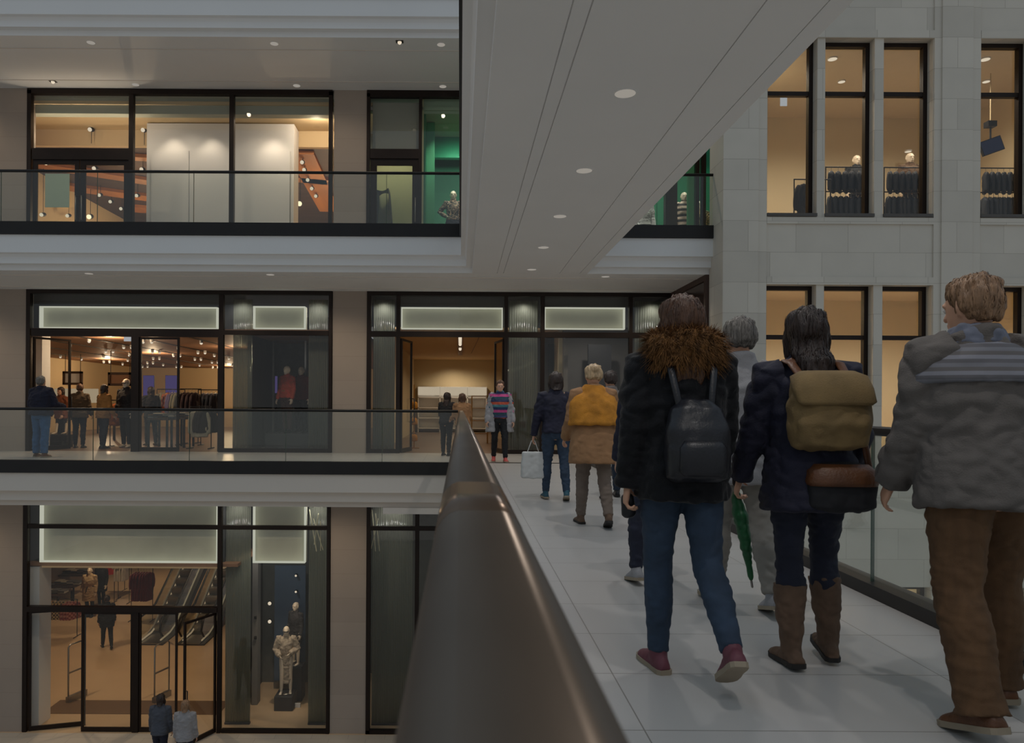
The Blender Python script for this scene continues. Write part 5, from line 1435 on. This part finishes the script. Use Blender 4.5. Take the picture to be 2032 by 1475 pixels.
PR = mat('cream_floral_print', (172, 156, 136), .85, var=.32, scale=16)
mann(897, 20.2, LV+.12, 'mannequin in patterned shirt, hand on hip, in the emerald shop left of the bridge soffit', (pattern('leaf_print', 'print', [(30, 40, 40), (150, 120, 96), (70, 80, 72), (190, 160, 130)], 22), dict(hem=.95, ease=.015, name='shirt')), (C_darkj, dict(ease=.012)), pose=dict(rb=38, re=60, ri=55, ra=-10, lb=10, le=20, lean=0))
mann(1276, 20.2, LV+.05, 'mannequin in pale shirt at the lower left of the emerald window beyond the soffit', (C_white, dict(hem=.92, ease=.015, name='shirt')), (C_darkj, dict(ease=.012)))
mann(1355, 20.2, LV+.12, 'mannequin in black and white striped dress in the emerald shop', (pattern('black_white_stripes', 'stripe', [(20, 20, 22), (214, 190, 170)], 7), dict(hem=.70, ease=.02, name='dress')), (C_blackp, dict(ease=.004)))
mann(1386, 20.6, LV+.0, 'mannequin in sandy patterned dress at the right end of the emerald shop', (pattern('sand_print', 'print', [(60, 70, 50), (196, 170, 120), (160, 130, 90)], 24), dict(hem=.70, ease=.02, name='dress')), (C_blackp, dict(ease=.004)))
for z in (LV,):
    for px, d, h in ((897, 20.2, .12), (1355, 20.2, .12), (1276, 20.2, .05)):
        x = XY(px, d)[0]; MB().box(x-.3, x+.3, d-.3, d+.3, LV, LV+h).build('plinth', M_green, label='green plinth under the %s' % {897: 'patterned shirt mannequin', 1355: 'striped dress mannequin', 1276: 'pale shirt mannequin'}[px], cat='plinth')
mann(569, 20.5, .42, 'mannequin in rust-red sweater in the clothing shop window', (pattern('rust_red_knit', 'print', [(176, 70, 44), (196, 70, 50), (160, 90, 54)], 5), dict(hem=.88, ease=.03, name='sweater')), (mat('plaid_brown', (66, 44, 38), .85, var=.4, scale=30), dict(ease=.012)), rz=150, shoes=(L_black, M_dsole))
mann(597, 20.98, .42, 'mannequin in dark red jacket half hidden behind the rust-red sweater', (mat('dark_red_cloth', (96, 28, 24), .8), dict(hem=.84, ease=.035)), (C_blackp, dict(ease=.012)), rz=170, shoes=(L_black, M_dsole))
t, B, k = mann(250, 20.4, 0, 'mannequin with sunglasses in black coat beside the middle door post', (C_blackp, dict(hem=.72, ease=.035, name='coat')), (C_blackp, dict(ease=.01)), rz=165, H=1.86); shades(t, B, k)
q = P(570, 1370, 20.4)
t, B, k = mann(571, 20.4, GZ+.38, 'mannequin with sunglasses in pale floral blouse and skirt on the ground floor', (PR, dict(hem=.24, ease=.02, name='dress', slv=1.3, flare=-.035)), None, rz=185, H=1.80, pose=dict(lb=24, rb=20, le=70, re=60, li=50, ri=40, lh=2, rh=8, rk=8)); shades(t, B, k)
mann(589, 20.98, GZ+.95, 'slim mannequin in charcoal dress on the tall ground-floor plinth', (mat('charcoal_knit', (50, 48, 50), .85), dict(hem=.62, ease=.015, name='dress')), None, rz=150, H=1.72)
d = (EYE-GZ)*F/(1228-CY)
t, B, k = mann(180, d, GZ, 'mannequin in belted beige trench coat deep in the ground-floor store', (mat('trench_beige', (178, 152, 116), .8), dict(hem=.56, ease=.05, flare=.03, name='coat')), (C_blackp, dict(ease=.005)), rz=180, H=1.86, shoes=(L_black, M_dsole))
mb = MB(); B.trunk(mb, [(1.04, .20, .15, -.004), (1.05, .204, .154, -.004), (1.08, .204, .154, -.004), (1.09, .20, .15, -.004)], 24); mb.tube([B.T(0, .15, 1.06), B.T(.03, .17, .98), B.T(.05, .17, .86)], .016, 8)
add_part(t, k, mb, 'belt', L_black)
mann(203, d+1.2, GZ, 'mannequin in black dress right behind the trench coat', (C_blackp, dict(hem=.6, ease=.03, name='dress')), (C_blackp, dict(ease=.005)), rz=170, H=1.86)
mann(1697, 18.6, LV+.5, 'mannequin head and shoulders above the coats in the second upper stone window', (C_blackp, dict(hem=.8, ease=.03)), (C_blackp, dict(ease=.01)), H=1.92)
mann(1803, 18.2, LV+.45, 'mannequin in brown jacket in the third upper stone window', (mat('umber_cloth', (96, 70, 44), .8), dict(hem=.8, ease=.03)), (C_blackp, dict(ease=.01)), H=1.9)

for px, d, h, w in ((1697, 18.6, .5, 'second'), (1803, 18.2, .45, 'third')):
    x = XY(px, d)[0]; MB().box(x-.3, x+.3, d-.3, d+.3, LV, LV+h).build('plinth', M_dgrey, label='charcoal plinth under the mannequin behind the %s upper stone window' % w, cat='plinth')
# ------------------------------------------------------------------ hanging clothes and racks
def garment_proto(name, m, label, cat, group, ln=.72, slv=True):
    o = empty(name, (0, 0, 0), label, cat, group)
    ax, ay = Vector((1, 0, 0)), Vector((0, 1, 0))
    mb = MB(); mb.loft([ring(Vector((0, 0, z)), ax, ay, a, b, 20, 2.6) for z, a, b in ((-ln, .21, .035), (-ln+.02, .215, .045), (-ln*.6, .205, .05), (-.28, .205, .055), (-.16, .20, .05), (-.11, .12, .04), (-.08, .05, .03))])
    if slv and ln > .55:
        for s in (-1, 1): mb.tube([(s*.18, 0, -.17), (s*.235, .005, -.30), (s*.255, .01, -.52), (s*.25, .015, -.66)], [.055, .052, .046, .040], 10)
    me = remesh(mb, .018, 2, .014, 7, 2, stretch=(1.6, 1, .5)); part_mesh(me, 'cloth', m, o)
    hk = MB(); hk.tube([(-.19, 0, -.14), (0, 0, -.07), (.19, 0, -.14)], .008, 6); hk.tube([(0, 0, -.07), (0, 0, -.02), (.02, 0, .01), (0, 0, .025), (-.015, 0, .015)], .004, 6)
    hk.build('hanger', M_steel, o, smooth=True)
    return o


def rack(x, y, z, length, h, label, along='x', tiers=1):
    t = empty('clothes_rack', (x, y, z), label, 'clothes rack'); c = Vector((x, y, z)); u = Vector((1, 0, 0)) if along == 'x' else Vector((0, 1, 0))
    for s in (-1, 1):
        a = c+u*s*length/2
        MB().tube([a, a+Vector((0, 0, h))], .014, 8).build('upright', M_black, t, smooth=True)
        v = Vector((u.y, u.x, 0))*.25; MB().tube([a-v+Vector((0, 0, .015)), a+v+Vector((0, 0, .015))], .014, 8).build('foot', M_black, t, smooth=True)
    for k in range(tiers):
        zz = h*(1-k*.34); MB().tube([c-u*length/2+Vector((0, 0, zz)), c+u*length/2+Vector((0, 0, zz))], .014, 8).build('rail', M_black, t, smooth=True)
    return t


def hang(proto, pts, rz, labels=None, sc=1.0):
    """first point takes the prototype itself, the rest are copies"""
    out = []
    for i, p in enumerate(pts):
        o = proto if i == 0 else copy_tree(proto)
        o.location = p; o.rotation_euler = (0, 0, rz+(random.random()-.5)*.25); o.scale = (sc, sc, sc)
        if labels: o['label'] = labels[i]
        out.append(o)
    return out


def row(x0, x1, y, z, n): return [(x0+(x1-x0)*i/max(1, n-1), y, z) for i in range(n)]
def col(x, y0, y1, z, n): return [(x, y0+(y1-y0)*i/max(1, n-1), z) for i in range(n)]


# stone windows, upper storey: two-tier racks of dark jackets
for i, (pa, pb, lab) in enumerate(((1640, 1722, 'second'), (1756, 1832, 'third'), (1946, 2020, 'fourth'))):
    d = 17.0; xa, xb = XY(pa, d)[0], XY(pb, d)[0]; xc = (xa+xb)/2
    rack(xc, d, LV, xb-xa+.1, 1.62, 'two-tier black clothes rack behind the %s upper stone window' % lab, 'x', 2)
    g1 = garment_proto('hanging_jacket', mat('blue_black_jacket', (34, 38, 48), .8, var=.2), 'dark jacket on the top rail behind the %s upper stone window' % lab, 'jacket', 'dark jackets behind the %s upper stone window' % lab, .50)
    hang(g1, row(xa+.08, xb-.08, d, LV+1.61, 6), R(56), sc=1.08)
    g2 = garment_proto('hanging_trousers', mat('slate_trousers', (46, 54, 66), .8, var=.2), 'slate-blue garment on the lower rail behind the %s upper stone window' % lab, 'garment', 'slate-blue garments behind the %s upper stone window' % lab, .62, False)
    hang(g2, row(xa+.05, xb-.05, d, LV+1.06, 8), R(66), sc=1.3)
g = garment_proto('hanging_coat', mat('dark_coat', (34, 36, 42), .8), 'dark coat hanging at the right edge of the first upper stone window', 'coat', None, .85)
hang(g, [(P(1596, 380, 16.6).x, 16.6, LV+1.2)], R(20)); rack(P(1612, 380, 16.6).x, 16.6, LV, .8, 1.22, 'single-rail rack at the right edge of the first upper stone window')
# tilted screen on a pole
q = P(1967, 290, 17.6)
t = empty('ceiling_screen', q, 'tilted dark screen on a ceiling pole in the fourth upper stone window', 'screen')
c_, s_ = math.cos(R(20)), math.sin(R(20)); sc_ = MB()
pts = [(-.26, -.17), (.26, -.17), (.26, .17), (-.26, .17)]
vs = [(q.x+u*c_-v*s_, q.y+dy, q.z+u*s_+v*c_) for dy in (-.03, .03) for u, v in pts]
sc_.add(vs, [(0, 1, 2, 3), (7, 6, 5, 4), (0, 4, 5, 1), (1, 5, 6, 2), (2, 6, 7, 3), (3, 7, 4, 0)]).build('casing', M_black, t)
dp = [(u*.93, v*.9) for u, v in pts]; MB().add([(q.x+u*c_-v*s_, q.y-.034, q.z+u*s_+v*c_) for u, v in dp], [(0, 1, 2, 3)]).build('display', emit('dim_blue_display', (90, 96, 130), .11), t)
MB().tube([q+Vector((0, .03, 0)), q+Vector((0, .03, .5))], .02, 8).build('pole', M_black, t); MB().box(q.x-.1, q.x+.1, q.y-.05, q.y+.12, q.z+.45, q.z+.58).build('mount_box', M_black, t)
MB().tube([q+Vector((0, .03, .55)), Vector((q.x, q.y+.03, 9.02))], .012, 8).build('stem', mat('cream_stem', (200, 180, 140)), t)

# left clothing shop, bridge storey
def shirt_row(px0, px1, d, z, n, m, lab, grp, rz, ln=.7, single=None):
    g = garment_proto('hanging_shirt' if ln < .8 else 'hanging_coat', m, lab, 'shirt' if ln < .8 else 'coat', grp, ln)
    return hang(g, row(XY(px0, d)[0], XY(px1, d)[0], d, z, n), rz)


def rk(px0, px1, d, z, h, lab): rack((XY(px0, d)[0]+XY(px1, d)[0])/2, d, z, XY(px1, d)[0]-XY(px0, d)[0]+.2, h, lab)


rk(318, 360, 22.5, 0, 1.62, 'clothes rack with checked shirts in the left shop'); rk(362, 392, 21.8, 0, 1.62, 'clothes rack with dark plum jackets in the left shop'); rk(400, 432, 23, 0, 1.62, 'clothes rack with blue scarves at right in the left shop')
shirt_row(320, 328, 22.5, 1.6, 2, mat('pale_mint_cloth', (150, 150, 130), .85), 'pale mint shirt on the rack with the checked shirts', 'pale mint shirts in the left shop', R(70))
shirt_row(334, 336, 22.5, 1.6, 1, pattern('orange_check', 'check', [(196, 92, 50), (214, 150, 110)], 14), 'orange checked shirt on a rack in the left shop', None, R(60))
shirt_row(342, 346, 22.5, 1.6, 2, mat('lilac_cloth', (120, 112, 160), .85), 'lilac shirt beside the orange checked shirt', 'lilac shirts in the left shop', R(70)); shirt_row(352, 358, 22.5, 1.6, 2, mat('pale_mint_cloth', (150, 150, 130)), 'pale shirt right of the lilac shirts', 'pale shirts right of the lilac shirts', R(66))
shirt_row(366, 388, 21.8, 1.6, 4, mat('plum_grey_cloth', (74, 60, 62), .85), 'plum-grey jacket on a rack in the left shop', 'plum-grey jackets in the left shop', R(72), .85)
shirt_row(404, 428, 23, 1.6, 4, mat('blue_grey_cloth', (70, 76, 90), .85), 'blue-grey garment on the rack at the right of the left shop', 'blue-grey garments in the left shop', R(66))
# low table with the pale sweater form and folded piles
d = 20.2
rk(385, 412, d, 0, 1.12, 'low rack holding the pale grey sweater behind the gallery glass')
g = garment_proto('hanging_sweater', mat('pale_stone_knit', (176, 166, 144), .9, bump=.4, bscale=80), 'pale stone sweater hanging low at the front of the left shop', 'sweater', None, .78); hang(g, [(XY(396, d)[0], d, 1.12)], R(8), sc=1.05)
shirt_row(404, 412, d+.05, 1.12, 3, mat('charcoal_cloth', (60, 56, 52), .85), 'charcoal sweater hanging behind the pale stone sweater', 'charcoal sweaters behind the pale stone sweater', R(40))
def table(px0, px1, d, z, h, lab, dep=.8):
    xa, xb = XY(px0, d)[0], XY(px1, d)[0]; t = empty('display_table', ((xa+xb)/2, d, z), lab, 'table')
    MB().box(xa, xb, d-dep/2, d+dep/2, z+h-.05, z+h).build('tabletop', M_dwood, t, bevel=.005)
    for x in (xa+.04, xb-.04):
        for y in (d-dep/2+.04, d+dep/2-.04): MB().box(x-.025, x+.025, y-.025, y+.025, z, z+h-.05).build('leg', M_black, t)
    return xa, xb


FOLD = [mat('folded_%d' % i, c, .9) for i, c in enumerate(((150, 146, 140), (96, 92, 90), (120, 92, 64), (70, 72, 84), (178, 168, 150)))]
def piles(xa, xb, d, z, n, where, dn=0.0):
    for i in range(n):
        x = xa+(xb-xa)*(i+.5)/n; m = FOLD[i % 5]
        t = empty('folded_clothes', (x, d+dn, z), 'small pile of folded clothes on %s' % where, 'clothes pile', 'folded clothes on '+where)
        for k in range(3+i % 2):
            MB().box(x-.14, x+.14, d+dn-.18, d+dn+.18, z+k*.035+.001, z+k*.035+.034).build('garment', FOLD[(i+k) % 5], t, bevel=.012)


xa, xb = table(303, 345, 20.6, 0, .8, 'front display table left of the pale stone sweater'); piles(xa, xb, 20.6, .8, 4, 'the front display table')
xa, xb = table(348, 378, 20.9, 0, .82, 'display table right behind the front table'); piles(xa, xb, 20.9, .82, 3, 'the second display table')
xa, xb = table(214, 240, 24.5, 0, 1.05, 'counter table with piles below the dark framed box shelf'); piles(xa, xb, 24.5, 1.05, 4, 'the counter below the framed box')
xa, xb = table(120, 205, 30, 0, 1.45, 'long cream counter at the left back of the store'); MB().box(xa, xb, 29.55, 29.6, 1.2, 1.75).build('light_strip', emit('counter_glow', (255, 230, 190), .3), label='glowing pale strip on the long cream counter', cat='light strip')
d = 20.8; g = garment_proto('hanging_jacket', mat('rust_jacket', (150, 82, 36), .85), 'rust-orange jacket low beside the sunglasses mannequin', 'jacket', None, .7); rk(226, 240, d, 0, 1.28, 'short rack with a rust-orange jacket'); hang(g, [(XY(233, d)[0], d, 1.28)], R(20))
# small mannequin-foot ornaments
for px, lab in ((112, 'left'), (131, 'right')):
    x, y = XY(px, 20.5)
    t = empty('display_ornament', (x, y, 0), '%s white shoe form on the low black stand by the shop door' % lab, 'shoe form')
    MB().tube([(x, y+.03, .62), (x, y, .40), (x-.02, y-.09, .37), (x-.03, y-.16, .365)], [.035, .028, .03, .02], 10).build('form', M_manne, t, smooth=True); MB().box(x-.13, x+.13, y-.2, y+.13, 0, .34).build('stand', M_black, t)

# ground floor store
def gd(py): return (EYE-GZ)*F/(py-CY)


d = gd(1268); rk(90, 150, d, GZ, 1.3, 'clothes rack with checked shirts at the left of the ground-floor store')
PL = pattern('brown_tartan', 'check', [(60, 44, 34), (176, 150, 100)], 16); RD = pattern('red_tartan', 'check', [(120, 40, 40), (170, 110, 96)], 14)
shirt_row(92, 104, d, GZ+1.3, 3, C_must, 'mustard shirt on the ground-floor checked shirt rack', 'mustard shirts on the ground-floor rack', R(60))
shirt_row(110, 130, d, GZ+1.3, 4, PL, 'brown tartan shirt on the ground-floor rack', 'brown tartan shirts on the ground-floor rack', R(30))
shirt_row(137, 149, d, GZ+1.3, 3, RD, 'red tartan shirt on the ground-floor rack', 'red tartan shirts on the ground-floor rack', R(60))
d = 31.5; rk(212, 232, d, GZ, 2.1, 'tall rack with a red coat in the ground-floor store'); shirt_row(214, 219, d, GZ+2.1, 2, mat('scarlet_cloth', (200, 50, 36), .8), 'scarlet coat in the ground-floor store', 'scarlet coats on the tall rack', R(30), 1.1)
rk(234, 254, d-.6, GZ, 2.1, 'tall rack with white coats in the ground-floor store'); shirt_row(236, 250, d-.6, GZ+2.1, 4, mat('chalk_cloth', (190, 182, 172), .85), 'chalk white coat in the ground-floor store', 'chalk white coats', R(72), 1.2)
rk(254, 272, d+1.5, GZ, 2.3, 'tall rack with black coats in the ground-floor store'); shirt_row(255, 270, d+1.5, GZ+2.3, 5, C_blackp, 'black coat on the tall ground-floor rack', 'black coats on the tall ground-floor rack', R(76), 1.1)
d = 28.4; rk(268, 300, d, GZ, 2.0, 'rack with dark red dresses beside the escalator'); shirt_row(271, 298, d, GZ+1.9, 6, mat('wine_red_cloth', (110, 26, 40), .85), 'wine red dress on the rack beside the escalator', 'wine red dresses beside the escalator', R(74), 1.15)
for k, (px, py) in enumerate(((105, 1225), (135, 1205), (155, 1180))):
    d = gd(py); xa, xb = table(px-32, px+28, d, GZ, .85, ['front stepped table with piles at the left of the ground-floor store', 'middle stepped table with piles at the left of the ground-floor store', 'back stepped table with piles at the left of the ground-floor store'][k], 1.1)
    piles(xa, xb, d, GZ+.85, 5, ['the front stepped table', 'the middle stepped table', 'the back stepped table'][k])
q = P(243, 1133, 33); MB().box(q.x-.22, q.x+.22, 32.98, 33.02, q.z-.12, q.z+.14).build('hanging_sign', emit('sign_white_glow', (235, 240, 245), .42), label='white lit sign hanging above the coats in the ground-floor store', cat='sign')
# brass shelving inside the open cream doorway
t = empty('display_stand', (XY(952, 24)[0], 24, 0), 'brass display stand right of the handrail inside the cream doorway', 'stand')
MST = mat('brass', (170, 120, 60), .3, .8)
x0 = XY(952, 24)[0]
for dx in (-.25, .25):
    for dy in (-.2, .2): MB().box(x0+dx-.015, x0+dx+.015, 24+dy-.015, 24+dy+.015, 0, 1.5).build('leg', MST, t)
for z in (.3, .7, 1.1, 1.48): MB().box(x0-.26, x0+.26, 23.79, 24.21, z, z+.02).build('shelf', MST, t)
t = empty('display_stand', (XY(822, 21)[0], 21, 0), 'slim brass stand with hanging bags inside the left side of the cream doorway', 'stand')
x0 = XY(822, 21)[0]
MB().tube([(x0, 21, 0), (x0, 21, 1.75)], .018, 8).build('post', MST, t); MB().box(x0-.15, x0+.15, 20.85, 21.15, 0, .02).build('foot', MST, t)
for k, z in enumerate((1.4, .95, .5)):
    MB().tube([(x0, 20.95, z), (x0, 20.8, z)], .01, 6).build('hook', MST, t)
for k, z in enumerate((1.4, .95, .5)):
    xx = x0; o = empty('hanging_bag', (xx, 20.85, z-.3), '%s yellow-brown bag hanging on the slim brass stand' % ('top', 'middle', 'bottom')[k], 'bag')
    MB().loft([ring(Vector((xx, 20.85, z-.3+h)), Vector((1, 0, 0)), Vector((0, 1, 0)), a, b, 16, 3) for h, a, b in ((0, .08, .03), (.02, .11, .05), (.15, .10, .045), (.19, .06, .02))]).build('bag_body', C_must, o, smooth=True)
    MB().tube([(xx-.06, 20.85, z-.12), (xx, 20.85, z), (xx+.06, 20.85, z-.12)], .006, 6).build('handle', L_brown, o, smooth=True)
